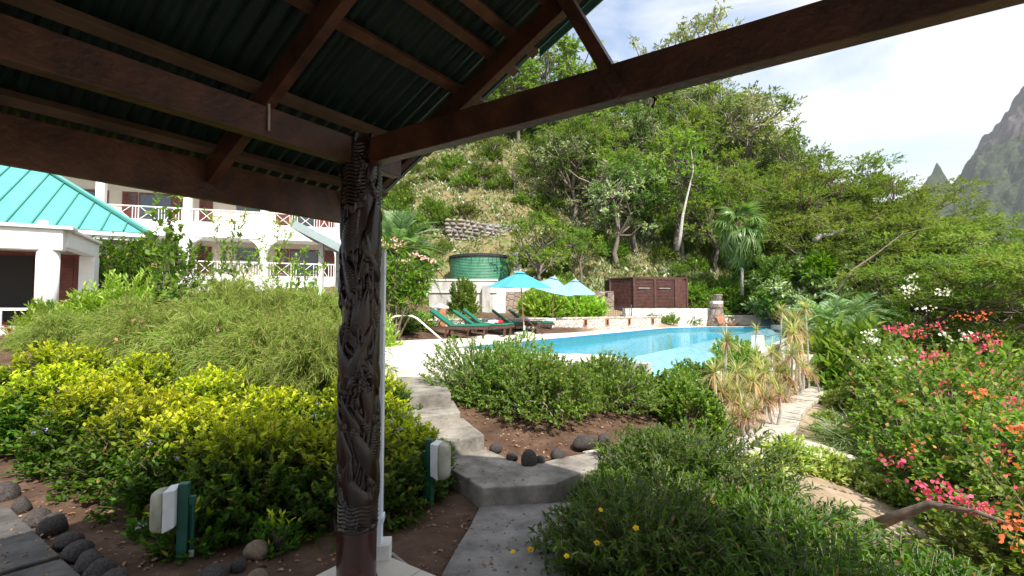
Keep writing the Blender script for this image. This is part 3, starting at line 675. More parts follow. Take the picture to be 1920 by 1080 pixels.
# carved post: leaves, seed heads, petals and lashings cut in deep relief into a log
def carved_post(H=2.50, r0=.104, nth=220, nz=560, seed=11):
    rg = np.random.default_rng(seed)
    th = np.linspace(0, 2 * math.pi, nth, endpoint=False); zz = np.linspace(0, H, nz)
    TH, Z = np.meshgrid(th, zz); D = np.zeros_like(TH) - .011
    circ = r0
    def dth(a): return (TH - a + math.pi) % (2 * math.pi) - math.pi
    zc0, zc1 = .33, H - .10
    # field of elongated leaves / petals / figures, dart-thrown so they pack
    pts = []
    tries = 0
    while len(pts) < 150 and tries < 9000:
        tries += 1
        a = rg.uniform(0, 2 * math.pi); z = rg.uniform(zc0 + .12, zc1 - .05); L_ = rg.choice([.05, .09, .14, .19]); W_ = L_ * rg.uniform(.22, .38); W_ = max(W_, .018)
        ok = all(math.hypot(((a - b + math.pi) % (2 * math.pi) - math.pi) * circ / (.75 * (W_ + w2)), (z - z2) / (.62 * (L_ + l2))) > .98 for b, z2, l2, w2 in pts)
        if ok: pts.append((a, z, L_, W_))
    for a, z, L_, W_ in pts:
        an = rg.uniform(-.5, .5); x = dth(a) * circ; y = Z - z; xr = x * math.cos(an) - y * math.sin(an); yr = x * math.sin(an) + y * math.cos(an)
        xr = xr + .10 * L_ * np.sin(yr / L_ * 2.2)
        tp = 1 - .45 * np.clip(yr / L_, -1, 1)
        q = 1 - (xr / (W_ * tp)) ** 2 - (yr / L_) ** 2
        h = np.where(q > 0, .016 * np.clip(q, 0, 1) ** .55, -.02)
        kind = rg.integers(0, 4)
        if kind == 0: h = h - .006 * np.exp(-(xr / .003) ** 2) * (q > .05)
        if kind == 1: h = h - .0025 * (np.sin(yr * 420) > .2) * (q > .1)
        if kind == 3: h = np.where(q > 0, h * (.55 + .45 * np.clip((q - .35) * 6, 0, 1)), h)
        D = np.maximum(D, h)
    # bead cluster (grapes)
    for ca, cz in ((-1.15, 1.12), (2.0, 1.7), (.4, .85)):
        for i in range(46):
            a = ca + rg.normal(0, .26); z = cz + rg.normal(0, .055); x = dth(a) * circ; y = Z - z; q = 1 - (x * x + y * y) / .011 ** 2
            D = np.maximum(D, np.where(q > 0, .020 * np.sqrt(np.clip(q, 0, 1)) - .002, -.02))
    # long vines
    for i in range(9):
        a0 = rg.uniform(0, 6.28); ph = rg.uniform(0, 6); am = rg.uniform(.15, .5); fr = rg.uniform(3, 6)
        x = dth(a0 + am * np.sin(Z * fr + ph) + .5 * (Z - 1)) * circ; q = 1 - (x / .008) ** 2
        D = np.maximum(D, np.where(q > 0, .010 * np.sqrt(np.clip(q, 0, 1)), -.02))
    # lashed wavy rings near the foot and the head
    for z0, z1 in ((.30, .46), (H - .42, H - .03)):
        m_ = np.clip((Z - z0) / .03, 0, 1) * np.clip((z1 - Z) / .03, 0, 1)
        side = .5 + .5 * np.sin(3 * TH + 1.0) if z0 > 1 else np.ones_like(TH) * (.6 + .4 * np.sin(2 * TH))
        D = D * (1 - m_ * side) + m_ * side * (.004 + .005 * np.sin(2 * math.pi * (Z + .006 * np.sin(TH * 7)) / .021))
    base = (Z < .285)
    rad = r0 + D + .004 * np.sin(Z * 3.1) * np.cos(TH)
    cl = np.clip((Z - .285) / .012, 0, 1)
    rad = rad * cl + (r0 + .004 + .0012 * np.sin(TH * 3)) * (1 - cl)
    rad = np.where((Z > .285) & (Z < .305), r0 + .008, rad)
    bowl = r0 * 1.0
    V_ = np.stack([rad * np.cos(TH), rad * np.sin(TH), Z], -1).reshape(-1, 3)
    i = (np.arange(nz - 1)[:, None] * nth + np.arange(nth)[None]); j = (np.arange(nz - 1)[:, None] * nth + (np.arange(nth)[None] + 1) % nth)
    f = np.stack([i.ravel(), j.ravel(), (j + nth).ravel(), (i + nth).ravel()], 1)
    k0 = int(.287 / H * (nz - 1))
    sel = (np.arange(len(f)) // nth) < k0
    cap = np.array([[(nz - 1) * nth + q for q in range(nth)]])
    return V_, f[~sel], f[sel], cap
V_, fu, fb, cap = carved_post()
me_c = npmesh('carved_shaft', V_, [fu, cap], M['post'], smooth=True)
me_b = npmesh('post_foot', V_[:int(len(V_) * .13)], [fb], M['post_base'], smooth=True)
cpost = empty('carved_post', pv(0, 0, .004), label='dark varnished log post carved with leaves and figures standing on cream tiles', cat='post')
o = link('carved_shaft', me_c, None, cpost); link('foot_band', me_b, None, cpost)
MB().tube([(.10, -.04, .335), (.118, -.047, .335)], .012, 10).build('dowel', M['post'], cpost)
MB().lathe([(.112, 0), (.116, .006), (.110, .014)], n=40).build('foot_ring', M['post_base'], cpost)
# white square downpipe post behind it
wp_p = P(700, 1030, 3.06)
wpost = empty('white_post', (wp_p.x, wp_p.y, -.03), R(8), label='slim white square plastic post standing right behind the carved post', cat='post')
hgt = P(700, 473, 3.06).z + .03
MB().box((0, 0, hgt / 2), (.105, .085, hgt)).build('shaft', M['white_pl'], wpost, bevel=.006)
MB().box((0, 0, hgt), (.112, .092, .022)).build('cap', M['white_pl'], wpost, bevel=.006)
MB().box((0, 0, hgt * .93), (.110, .090, .004)).box((0, 0, hgt * .76), (.110, .090, .004)).build('joint_line', M['lamp_body'], wpost)
MB().box((0.002, 0, .26), (.122, .10, .035)).build('collar', M['white_pl'], wpost, bevel=.004)
MB().box((.025, 0, .06), (.16, .13, .12)).build('base_block', M['white_dirty'], wpost, bevel=.006)
a = P(735, 1035, 3.15); b = P(835, 1082, 2.75)
tag(MB().tube([(a.x, a.y, -.03), ((a.x + b.x) / 2, (a.y + b.y) / 2, -.045), (b.x, b.y, -.06)], .012, 10).build('drain_pipe', M['steel'], None, True), 'thin grey pipe lying on the soil beside the cream tiled floor', 'pipe')

# ------------------------------------------------------------------ building with the balconies
Fd = Vector((.956, .292, 0)).normalized(); Fn = Vector((Fd.y, -Fd.x, 0))    # Fn faces the viewer
RB = Vector((-14.7, 28, 0))
hotel = empty('balcony_building', (RB.x, RB.y, 2.6), math.atan2(Fd.y, Fd.x), label='long white two storey building with cross braced balcony railings and brown shutters', cat='building')
def hb(mb, name, mat_, parent=None, bevel=0): return mb.build(name, mat_, parent or hotel, bevel=bevel)
Z0 = 2.6
def hz(z): return z - Z0
XL, XR = -24.0, 4.75
xs_col = [-15.7, -11.65, -7.6, -3.55, .35, 4.42]
hb(MB().box(((XL + XR) / 2, 4.1, hz(6.0)), (XR - XL, 5, 10)), 'wall', M['beige'])
hb(MB().box(((XL + XR) / 2, .85, hz(6.02)), (XR - XL, 1.78, .80)), 'upper_balcony', M['white'], bevel=.02)
hb(MB().box(((XL + XR) / 2, .85, hz(2.4)), (XR - XL, 1.78, 2.1)), 'lower_terrace', M['white'], bevel=.02)
hb(MB().box(((XL + XR) / 2, 2.4, hz(11.3)), (XR - XL + 1.2, 8, .35)), 'eaves', M['white'])
rf = MB().add([(XL - .8, -1.8, hz(11.5)), (XR + .8, -1.8, hz(11.5)), (XR + .8, 7, hz(11.5)), (XL - .8, 7, hz(11.5)), (XL + 3, 2.6, hz(14)), (XR - 3, 2.6, hz(14))], [(0, 1, 5, 4), (1, 2, 5), (2, 3, 4, 5), (3, 0, 4), (3, 2, 1, 0)])
hb(rf, 'roof', M['teal_roof'])
for x in xs_col:
    hb(MB().box((x, .14, hz(8.75)), (.40, .36, 4.7)), 'column', M['white'], bevel=.03)
    hb(MB().box((x, .14, hz(4.54)), (.36, .34, 2.2)), 'column', M['white'], bevel=.03)
# arches over the lower bays
for i in range(len(xs_col) - 1):
    a, b = xs_col[i] + .18, xs_col[i + 1] - .18
    for sx0, sg in ((a, 1), (b, -1)):
        rad = .85; pts = [(sx0, hz(5.63))]; 
        arc = [(sx0 + sg * rad * (1 - math.cos(q)), hz(5.63) - rad * 1.15 * (1 - math.sin(q))) for q in np.linspace(0, math.pi / 2, 8)]
        poly = [(sx0, hz(5.625))] + arc
        vs = [(x, 0, z) for x, z in poly] + [(x, .28, z) for x, z in poly]; n = len(poly)
        fs = [tuple(range(n)), tuple(range(n, 2 * n))[::-1]] + [(i_, n + i_, n + (i_ + 1) % n, (i_ + 1) % n) for i_ in range(n)]
        hb(MB().add(vs, fs), 'arch_spandrel', M['white'])
def railing(x0, x1, zb, zt, y):
    mb = MB(); L_ = x1 - x0
    mb.box(((x0 + x1) / 2, y, zt), (L_, .07, .06)); mb.box(((x0 + x1) / 2, y, zb + .06), (L_, .05, .05))
    n = max(1, round(L_ / 1.24)); w_ = L_ / n
    for i in range(n):
        a = x0 + i * w_
        for q in (.06, .20, .34):
            mb.box((a + q, y, (zb + zt) / 2), (.035, .035, zt - zb))
        xa, xb = a + .40, a + w_ - .04
        if i == n - 1: xb = a + w_ - .40
        mb.bar((xa, y - .01, zb + .08), (xb, y - .01, zt - .03), .03, .04, up=(0, 1, 0)); mb.bar((xa, y + .012, zt - .03), (xb, y + .012, zb + .08), .03, .04, up=(0, 1, 0))
        if i == n - 1:
            for q in (.34, .20, .06): mb.box((a + w_ - q, y, (zb + zt) / 2), (.035, .035, zt - zb))
    return mb
for i in range(len(xs_col) - 1):
    a, b = xs_col[i] + .2, xs_col[i + 1] - .2
    hb(railing(a, b, hz(6.42), hz(7.2), .05), 'railing', M['white'])
    hb(railing(a - .02, b + .02, hz(3.45), hz(4.28), .05), 'railing', M['white'])
def door(x, w_, zb, h_, lv, side):
    fr = hb(MB().box((x, 1.585, zb + h_ / 2), (w_, .06, h_)), 'door', M['brown'])
    gw = w_ * .58; gx = x + (w_ / 2 - gw / 2 - .08) * (-side)
    hb(MB().box((gx, 1.55, zb + h_ / 2 - .03), (gw, .02, h_ - .2)), 'pane', M['glass'], fr)
    mb = MB(); lx = x + side * (w_ / 2 - .38)
    k_ = 0
    while .18 + k_ * .09 < h_ - .15:
        mb.box((lx, 1.54, zb + .18 + k_ * .09), (.52, .03, .055)); k_ += 1
    hb(mb, 'louvres', M['brown'], fr)
for i in range(len(xs_col) - 1):
    a, b = xs_col[i], xs_col[i + 1]; m_ = (a + b) / 2
    for zb in (hz(6.42), hz(3.45)):
        if i == 3:
            door(a + .5, .7, zb, 1.85, 0, 1); hb(MB().box((m_ + 1.0, 1.57, zb + 1.45), (1.7, .05, .75)), 'window', M['glass'])
        else:
            door(m_ + .45, 2.6, zb, 1.85, 0, 1 if i % 2 == 0 else -1)
            door(a + .75, .75, zb, 1.85, 0, -1)
    hb(MB().lathe([(.10, 0), (.12, -.05), (.09, -.10)], (m_ - 1.2, 1.45, hz(8.75)), 10), 'ceiling_lamp', M['white_dirty'])
# thin grey roof in front of it, half hidden by the carved post
ra = P(545, 409, 17.5); rb_ = P(700, 488, 17.5)
kiosk = empty('pavilion_hut', (ra.x, ra.y, 0), label='small grey sloping gable roof edge of a hut in front of the balcony building', cat='hut')
loc = lambda p: Vector(p) - Vector((ra.x, ra.y, 0))
e1 = loc(ra); e2 = loc(rb_); dpt = Vector((-.6, 3.2, 0))
M['grey_roof'] = mat('grey_green_fascia', (.30, .37, .37), .6, .08, 4)
mb = MB(); q = [e1, e2, e2 + dpt, e1 + dpt]
th_ = Vector((0, 0, -.32))
mb.add([*q, *[p + th_ for p in q]], [(0, 1, 2, 3), (7, 6, 5, 4), (0, 4, 5, 1), (1, 5, 6, 2), (2, 6, 7, 3), (3, 7, 4, 0)]); mb.build('roof', M['grey_roof'], kiosk)
mb = MB(); q2 = [e1 + Vector((-2.4, 1, -1.2)), e1 + Vector((0, 1, 0))]
for pp in (e1 + Vector((.9, .6, -.7)), e2 + Vector((-.6, .5, -.4)), e2 + Vector((-.9, 2.8, -.4)), e1 + Vector((.6, 3.2, -.7))):
    MB().box((pp.x, pp.y, (pp.z + .8) / 2), (.16, .16, pp.z - .8)).build('post', M['white_dirty'], kiosk)

# ------------------------------------------------------------------ near teal roofed building with porch
e_ = Vector((.88, .47, 0)).normalized(); n__ = Vector((-e_.y, e_.x, 0))
Cc = P(280, 437, 16.0)
b1 = empty('teal_roofed_house', (Cc.x, Cc.y, 0), math.atan2(e_.y, e_.x), label='white house with a teal standing seam hip roof and brown doors', cat='house')
zc = Cc.z; tp = .695
# local: x along eave (negative = left), y upslope (back)
Wd = 13.0
def hipx(y): return -y
# seamed panels of the front slope; each seam to the next is a panel
sp = .56; x = 0; Rg = 5.2
k = 0
xs_ = [-.12]
while xs_[-1] > -Wd: xs_.append(xs_[-1] - sp)
for i in range(len(xs_) - 1):
    a, b = xs_[i] - .02, xs_[i + 1] + .02
    ya, yb = min(-a, Rg), min(-b, Rg)
    th_ = .03
    v_ = [(a, 0, zc), (a, ya, zc + tp * ya), (b, yb, zc + tp * yb), (b, 0, zc)]
    MB().add(v_ + [(x_, y_, z_ - th_) for x_, y_, z_ in v_], [(0, 1, 2, 3), (7, 6, 5, 4), (0, 4, 5, 1), (1, 5, 6, 2), (2, 6, 7, 3), (3, 7, 4, 0)]).build('roof_panel', M['teal_roof'], b1)
    MB().bar((b - .02, -.01, zc + .02), (b - .02, yb - .02, zc + tp * (yb - .02) + .02), .035, .06).build('roof_seam', M['teal_seam'], b1)
# right hip slope and back
v_ = [(.0, 0, zc - .004), (-Rg, Rg, zc + tp * Rg - .004), (0, 2 * Rg, zc - .004)]
MB().add(v_ + [(x_ - .04, y_, z_ - .06) for x_, y_, z_ in v_], [(0, 2, 1), (3, 4, 5), (0, 3, 5, 2), (0, 1, 4, 3), (1, 2, 5, 4)]).build('roof_slope', M['teal_roof'], b1)
v_ = [(0, 2 * Rg, zc), (-Rg, Rg, zc + tp * Rg - .002), (-Wd, Rg, zc + tp * Rg - .002), (-Wd, 2 * Rg, zc)]
MB().add(v_ + [(x_, y_, z_ - .05) for x_, y_, z_ in v_], [(0, 1, 2, 3), (7, 6, 5, 4), (0, 4, 5, 1), (1, 5, 6, 2), (2, 6, 7, 3), (3, 7, 4, 0)]).build('roof_slope', M['teal_roof'], b1)
MB().bar((0.02, -.02, zc + .03), (-Rg, Rg, zc + tp * Rg + .06), .16, .05).build('hip_cap', M['teal_roof'], b1)
MB().bar((-.10, -.10, zc + .012), (-Rg, Rg - .12, zc + tp * Rg + .02), .05, .05).build('hip_seam', M['teal_seam'], b1)
MB().box((-Wd / 2, .03, zc - .10), (Wd, .12, .12)).box((-Wd / 2 - .3, .30, zc - .22), (Wd, .5, .10)).build('fascia', M['white'], b1)
MB().box((-Wd / 2, .02, zc - .02), (Wd, .06, .035)).build('eave_trim', M['teal_seam'], b1)
MB().box((-Wd / 2 - .8, 1.2 + 3.8, zc / 2 + .35), (Wd - .6, 7.6, zc - 1.0)).build('wall', M['white_dirty'], b1)
# porch: flat white beam frame, corner column, side wall; corner P0
P0 = P(108, 430, 11.5); 
def l1(v): v = Vector(v) - Vector((Cc.x, Cc.y, 0)); return Vector((v.dot(e_), v.dot(n__), v.z))
c0 = l1(P0); pf = 1.12; ztop = P0.z
porch = b1
MB().box((c0.x - 3.5, c0.y + .14, ztop - .25), (7.2, .28, .50)).build('porch_beam', M['white'], porch, bevel=.02)
MB().box((c0.x - 3.45, c0.y + .12, ztop + .04), (7.5, .42, .08)).build('porch_cornice', M['white'], porch, bevel=.01)
MB().box((c0.x + .02, c0.y + 1.62, ztop - .20), (.24, 2.7, .40)).build('porch_beam', M['white'], porch, bevel=.02)
MB().box((c0.x + .04, c0.y + 1.6, ztop + .035), (.36, 2.6, .07)).build('porch_cornice', M['white'], porch, bevel=.01)
MB().box((c0.x - 3.5, c0.y + 1.6, ztop - .10), (6.9, 2.9, .10)).build('porch_ceiling', M['white'], porch)
MB().lathe([(.215, pf), (.215, ztop - .5)], (c0.x - .20, c0.y + .2, 0), 28).build('porch_column', M['white'], porch, True)
MB().lathe([(.11, ztop + .08), (.10, ztop + .22), (.03, ztop + .24)], (c0.x - .35, c0.y + .3, 0), 12).build('vent_cap', M['white'], porch)
MB().box((c0.x - .02, c0.y + 2.75, (pf + ztop) / 2 - .2), (.34, .5, ztop - pf - .4)).build('side_wall', M['white'], porch, bevel=.01)
MB().box((c0.x - 3.5, c0.y + 2.9, (pf + ztop) / 2 - .1), (6.9, .12, ztop - pf - .2)).build('porch_wall', M['white'], porch)
MB().box((c0.x - 3.5, c0.y + 1.5, pf - .2), (7.4, 3.2, .4)).build('porch_floor', M['white_dirty'], porch)
# openings behind the column
fr = MB().box((c0.x - 3.3, c0.y + 2.80, pf + 1.0), (4.9, .08, 2.0)).build('door', M['brown'], porch)
MB().box((c0.x - 3.35, c0.y + 2.74, pf + .98), (4.3, .04, 1.78)).build('opening', M['black'], fr)
sh_ = MB().box((c0.x - .62, c0.y + 2.70, pf + .98), (.78, .07, 1.96)).build('shutter', M['brown'], porch)
mb = MB()
for i in range(18): mb.box((c0.x - .62, c0.y + 2.655, pf + .15 + i * .095), (.56, .03, .05))
mb.build('louvres', M['brown'], sh_)
mb = MB()
mb.box((c0.x - 2.2, c0.y + .1, pf + .42), (3.6, .06, .06))
mb.box((c0.x - .95, c0.y + .1, pf + .2), (.05, .05, .42))
mb.bar((c0.x - 2.1, c0.y + .1, pf + .40), (c0.x - 1.0, c0.y + .1, pf + .02), .05, .05, up=(0, 1, 0)); mb.bar((c0.x - 1.0, c0.y + .12, pf + .40), (c0.x - 2.1, c0.y + .12, pf + .02), .05, .05, up=(0, 1, 0))
mb.build('porch_railing', M['white'], porch)
MB().lathe([(.07, 0), (.09, .03), (.04, .07)], (c0.x - 2.9, c0.y + 2.4, pf + .55), 12).build('warm_lamp', M['lamp_lens'], porch)
# white curved bracket and stair rail on the end bay
MB().tube([l1(P(322, 438, 22)), l1(P(338, 455, 22)), l1(P(341, 480, 22)), l1(P(341, 520, 22))], .12, 8).build('curved_brace', M['white'], b1)

# ------------------------------------------------------------------ walls, tank, shed, fountain around the pool
def wall_run(name, pts, z0, z1, th, mat_, label, cat='wall', cap=None, parts=None):
    pts = [Vector(p) for p in pts]; c = pts[0]
    r = empty(name, (c.x, c.y, 0), label=label, cat=cat)
    for i in range(len(pts) - 1):
        a = Vector((*(pts[i] - c), 0)); b = Vector((*(pts[i + 1] - c), 0))
        MB().bar((a.x, a.y, (z0 + z1) / 2), (b.x, b.y, (z0 + z1) / 2), th, z1 - z0).build('wall_section', mat_, r)
        if cap: MB().bar((a.x, a.y, z1 + .03), (b.x, b.y, z1 + .03), th + .06, .06).build('coping', cap, r)
    return r
# low rubble wall along the deck with square drain holes
off = Vector((-.25, .28))
lw = wall_run('rubble_wall', [W0 + off - (W1 - W0).normalized() * 1.5, W1 + off, W2 + off * .8], .2, 1.16, .42, M['stone_pool'], 'low pale rubble stone wall with small square holes along the loungers', cap=M['stone_pool'])
for px_ in (766, 793, 1090, 1131, 1172, 1216):
    # on the front face of the wall
    dx = (px_ - 960) / F
    for a, b in ((W0 + off, W1 + off), (W1 + off, W2 + off * .8)):
        dd = b - a; den = dd.x - dx * dd.y; s_ = (dx * a.y - a.x) / den
        if 0 <= s_ <= 1:
            p = a + dd * s_; d_ = dd.normalized(); n_1 = Vector((d_.y, -d_.x)); p = p + n_1 * .2 - Vector((lw.location.x, lw.location.y))
            ax = (Vector((*d_, 0)), Vector((*n_1, 0)), Vector((0, 0, 1)))
            ho = MB().box((p.x, p.y, .97), (.17, .05, .25), ax).build('drain_hole', M['black'], lw)
            mb = MB()
            for sx2, sz2, w2, h2 in ((-.10, 0, .035, .30), (.10, 0, .035, .30), (0, .145, .23, .035), (0, -.145, .23, .035)):
                mb.box((p.x + d_.x * sx2, p.y + d_.y * sx2, .97 + sz2), (w2, .10, h2), ax)
            mb.build('rim', M['terracotta'], ho)
# tall concrete retaining wall left, stone wall right of it
cw = empty('retaining_wall', (PX(803, 27), 27, 0), label='tall stained concrete retaining wall below the green water tank', cat='wall')
zt = P(803, 526, 27).z; xa = 0; xb = PX(932, 27.5) - PX(803, 27); x3 = PX(1150, 28.5) - PX(803, 27)
MB().box((xb / 2, .5, (zt + .8) / 2), (xb, .5, zt - .8), rz=.03).build('wall_section', M['wall_grey'], cw)
MB().box((.2, 1.7, (zt + .8) / 2), (.4, 3.0, zt - .8)).build('side_section', M['wall_grey'], cw)
for x in (1.7, 3.2): MB().box((x, .12, (zt + .75) / 2 - .15), (.42, .4, zt - 1.0)).build('buttress', M['wall_grey'], cw)
MB().box((xb / 2, .22, zt - .62), (xb, .10, .10), rz=.03).box((xb / 2, .5, zt + .05), (xb + .1, .6, .10), rz=.03).build('ledge', M['white_dirty'], cw)
zr_ = P(1060, 545, 28).z
sw = empty('stone_terrace_wall', (PX(925, 27.8), 27.8, 0), label='brown and grey rubble stone wall behind the lime green bush and parasols', cat='wall')
xe = PX(1150, 28.6) - PX(925, 27.8)
MB().bar((0, .1, (zr_ + .8) / 2), (xe, 1.0, (zr_ + .8) / 2), .5, zr_ - .8).build('wall_section', M['stone_dark'], sw)
MB().bar((0, .1, zr_ + .04), (xe * .35, .45, zr_ + .04), .55, .22).build('concrete_coping', M['white_dirty'], sw)
MB().box((.35, -.25, zr_ / 2 + .3), (.7, .5, zr_ - .5)).build('concrete_pier', M['white_dirty'], sw)
for x in (1090, 1138): MB().box((PX(x, 28) - PX(925, 27.8), .35, P(x, 553, 28).z), (.16, .1, .22)).build('drain_hole', M['black'], sw)
# dark netting fence in front of it
mesh_ = empty('netting_fence', (PX(990, 25.5), 25.5, 1.0), label='dark wire netting fence strip below the lime green bush', cat='fence')
mb = MB(); 
for i in range(46): mb.box((i * .12, .0, .38), (.012, .012, .76))
for i in range(8): mb.box((2.7, 0, .05 + i * .1), (5.4, .012, .012))
mb.build('netting', mat('dark_netting', (.05, .055, .055), .8), mesh_)
for i in range(4): MB().tube([(i * 1.8, .03, 0), (i * 1.8, .03, .82)], .025, 6).build('fence_post', M['bark'], mesh_)
# green corrugated tank
zt0 = P(900, 532, 32).z; zt1 = P(900, 478, 32).z
tank = empty('water_tank', (PX(900, 33.5), 33.6, zt0 - .5), label='round green corrugated water tank with black sagging cover', cat='water tank')
rt = 2.08; H_ = zt1 - zt0 + .5; prof = []
nb = 48
for i in range(nb + 1): prof.append((rt + .012 * math.cos(i * math.pi), H_ * i / nb))
MB().lathe(prof, n=64).build('tank_wall', M['tank'], tank)
MB().lathe([(rt + .03, H_ - .16), (rt + .06, H_ - .1), (rt + .06, H_ + .04), (rt - .2, H_ + .10), (.1, H_ + .16)], n=48).build('cover', M['tank_rim'], tank)
rg = random.Random(8)
for i in range(22):
    mb = MB()
    a = -math.pi * .95 + i * math.pi * .9 / 21; a2 = a + rg.uniform(-.10, .10); h2 = rg.uniform(.25, .7)
    mb.tube([((rt + .03) * math.cos(a), (rt + .03) * math.sin(a), H_ - .1), ((rt + .025) * math.cos(a2), (rt + .025) * math.sin(a2), H_ - h2)], .012, 4)
    mb.build('cover_tie', M['tank_rim'], tank)
MB().box((rt + .35, -.5, H_ / 2 + .2), (.35, .3, H_ + .2)).build('pier', M['wall_grey'], tank)
MB().box((rt + .65, -.4, H_ / 2 + .35), (.22, .22, .7)).build('meter_box', M['white_dirty'], tank)
# dry stone terrace on the hillside above the tank
ta = P(838, 440, 38); tb = P(968, 440, 39)
ts2 = empty('dry_stone_terrace', (ta.x, ta.y, 0), label='rough grey dry stone terrace wall on the dry hillside above the tank', cat='wall')
zb_, zt_ = P(900, 470, 38.5).z, P(900, 418, 38.5).z
rg = random.Random(4); row = 0; z = zb_ - .4; n_st = 0; big_mb = MB()
dirx = (tb - ta); dirx.z = 0; ln_ = dirx.length; dirx.normalize(); nrmv = Vector((-dirx.y, dirx.x, 0))
stone_mes = []
def rock_mesh(seed, n=2, amp=.16, flat=1):
    import bmesh
    bm = bmesh.new(); bmesh.ops.create_icosphere(bm, subdivisions=n, radius=1); r = random.Random(seed)
    ks = [(Vector((r.gauss(0, 1), r.gauss(0, 1), r.gauss(0, 1))).normalized(), r.uniform(.6, 1.1)) for _ in range(9)]
    for v in bm.verts:
        d = v.co.normalized(); l_ = 1.0
        for k_, dd in ks:
            q = d.dot(k_)
            if q > .01: l_ = min(l_, dd / q)
        v.co = d * (l_ * .7 + .3) * (1 + r.uniform(-amp, amp) * .25); v.co.z *= flat
    me = bpy.data.meshes.new('rock'); bm.to_mesh(me); bm.free(); me.polygons.foreach_set('use_smooth', [True] * len(me.polygons)); return me
smats = [mat('dry_stone_a', (.20, .18, .165), .9, .3, 6, .6, 15), mat('dry_stone_b', (.30, .28, .25), .9, .3, 6, .6, 15), mat('dry_stone_c', (.26, .22, .18), .9, .3, 6, .6, 15)]
for i in range(6):
    me = rock_mesh(i + 40, 1); me.materials.append(smats[i % 3]); stone_mes.append(me)
MB().bar((0, .35, (zb_ + zt_) / 2 - .1), (*(dirx * ln_ + Vector((0, .35, 0))).xy, (zb_ + zt_) / 2 - .1), .5, zt_ - zb_ + .2).build('backing', M['stone_hill'], ts2)
while z < zt_:
    x = rg.uniform(-.3, 0); hrow = rg.uniform(.26, .38)
    while x < ln_ and n_st < 290:
        wst = rg.uniform(.3, .75)
        o = bpy.data.objects.new('stone', rg.choice(stone_mes)); COL.objects.link(o); o.parent = ts2
        p = dirx * (x + wst / 2) - nrmv * (.0 + rg.uniform(-.03, .08)) + nrmv * (z - zb_) * .12
        o.location = (p.x, p.y, z + hrow / 2 + .25 * math.sin((x + 2) * .7)); o.scale = (wst * .54, .3, hrow * .56); o.rotation_euler = (rg.uniform(-.2, .2), rg.uniform(-.15, .15), math.atan2(dirx.y, dirx.x) + rg.uniform(-.2, .2)); n_st += 1
        x += wst
    z += hrow * .93
# brown louvred shed
shx = PX(1150, 28.2); shed = empty('timber_shed', (shx, 28.2, 1.15), label='dark brown slatted timber pump shed behind the pool', cat='shed')
x1_ = PX(1189, 28.0) - shx; x2_ = PX(1266, 28.6) - shx; x3_ = PX(1288, 28.9) - shx; hs = P(1190, 520, 28).z - 1.15
A_ = Vector((0, .9, 0)); B_ = Vector((x1_, -.2, 0)); C_ = Vector((x2_, .35, 0)); D_ = Vector((x3_, .7, 0))
def slat_panel(a, b, name, par, door=False):
    mb = MB(); n = 26
    for i in range(n): mb.bar(a + Vector((0, 0, .06 + i * (hs - .12) / n)), b + Vector((0, 0, .06 + i * (hs - .12) / n)), .03, (hs - .12) / n * .72)
    o = mb.build(name, M['shed'], par); o['kind'] = 'stuff'; return o
MB().add([A_ + Vector((.05, .1, 0)), B_ + Vector((0, .06, 0)), D_ + Vector((-.05, .06, 0)), Vector((x3_, 2.6, 0)), Vector((0, 2.6, 0)),
          A_ + Vector((.05, .1, hs - .02)), B_ + Vector((0, .06, hs - .02)), D_ + Vector((-.05, .06, hs - .02)), Vector((x3_, 2.6, hs - .02)), Vector((0, 2.6, hs - .02))],
         [(4, 3, 2, 1, 0), (5, 6, 7, 8, 9), (0, 1, 6, 5), (1, 2, 7, 6), (2, 3, 8, 7), (3, 4, 9, 8), (4, 0, 5, 9)]).build('inner_wall', M['black'], shed)
slat_panel(A_, B_, 'side_slats', shed)
mid = B_.lerp(C_, .5)
for a, b in ((B_, mid), (mid, C_)):
    dr = MB().bar(a + Vector((.03, -.02, hs - .06)), b + Vector((-.03, -.02, hs - .06)), .06, .09).bar(a + Vector((.03, -.02, .05)), b + Vector((-.03, -.02, .05)), .06, .09).build('door', M['shed'], shed)
    slat_panel(a + Vector((.05, 0, 0)), b - Vector((.05, 0, 0)), 'slats', dr)
    MB().bar(a + Vector((.25, -.06, hs * .73)), b + Vector((-.3, -.06, hs * .73)), .02, .03).build('latch_bar', M['steel'], dr)
for p in (A_, B_, mid, C_, D_): MB().box((p.x, p.y - .02, hs / 2), (.10, .10, hs)).build('post', M['shed'], shed)
MB().bar(C_ + Vector((.06, 0, hs / 2)), D_ + Vector((-.05, 0, hs / 2)), .04, hs - .05).build('plain_panel', M['shed'], shed)
for a, b in ((A_, B_), (B_, D_)): MB().bar(a + Vector((0, -.03, hs)), b + Vector((0, -.03, hs)), .12, .07).build('top_rail', M['shed'], shed)
# planters between shed and pool
pw = empty('white_planter_wall', (PX(1170, 26.8), 26.8, 0), label='low whitewashed rubble planter wall in front of the brown shed', cat='wall')
xw = PX(1331, 28.5) - PX(1170, 26.8)
MB().bar((0, 0, .95), (xw, 1.3, .95), .35, P(1240, 578, 27).z * 2 - 1.9).build('wall_section', M['stone_pool'], pw)
M['white_stone'] = stonemat('whitewashed_stone', [(.66, .63, .58), (.74, .72, .68), (.58, .55, .50)], (.42, .39, .35), 4)
pw.children[0].data.materials[0] = M['white_stone']
st_ = empty('garden_stair', (PX(1200, 26.2), 26.2, 0), label='short flight of rough steps through the rubble wall left of the fountain', cat='steps')
for i in range(3): MB().box((.3, .1 + i * .35, .62 + .09 + i * .17), (.9, .4, .18)).build('tread', M['concrete'], st_)
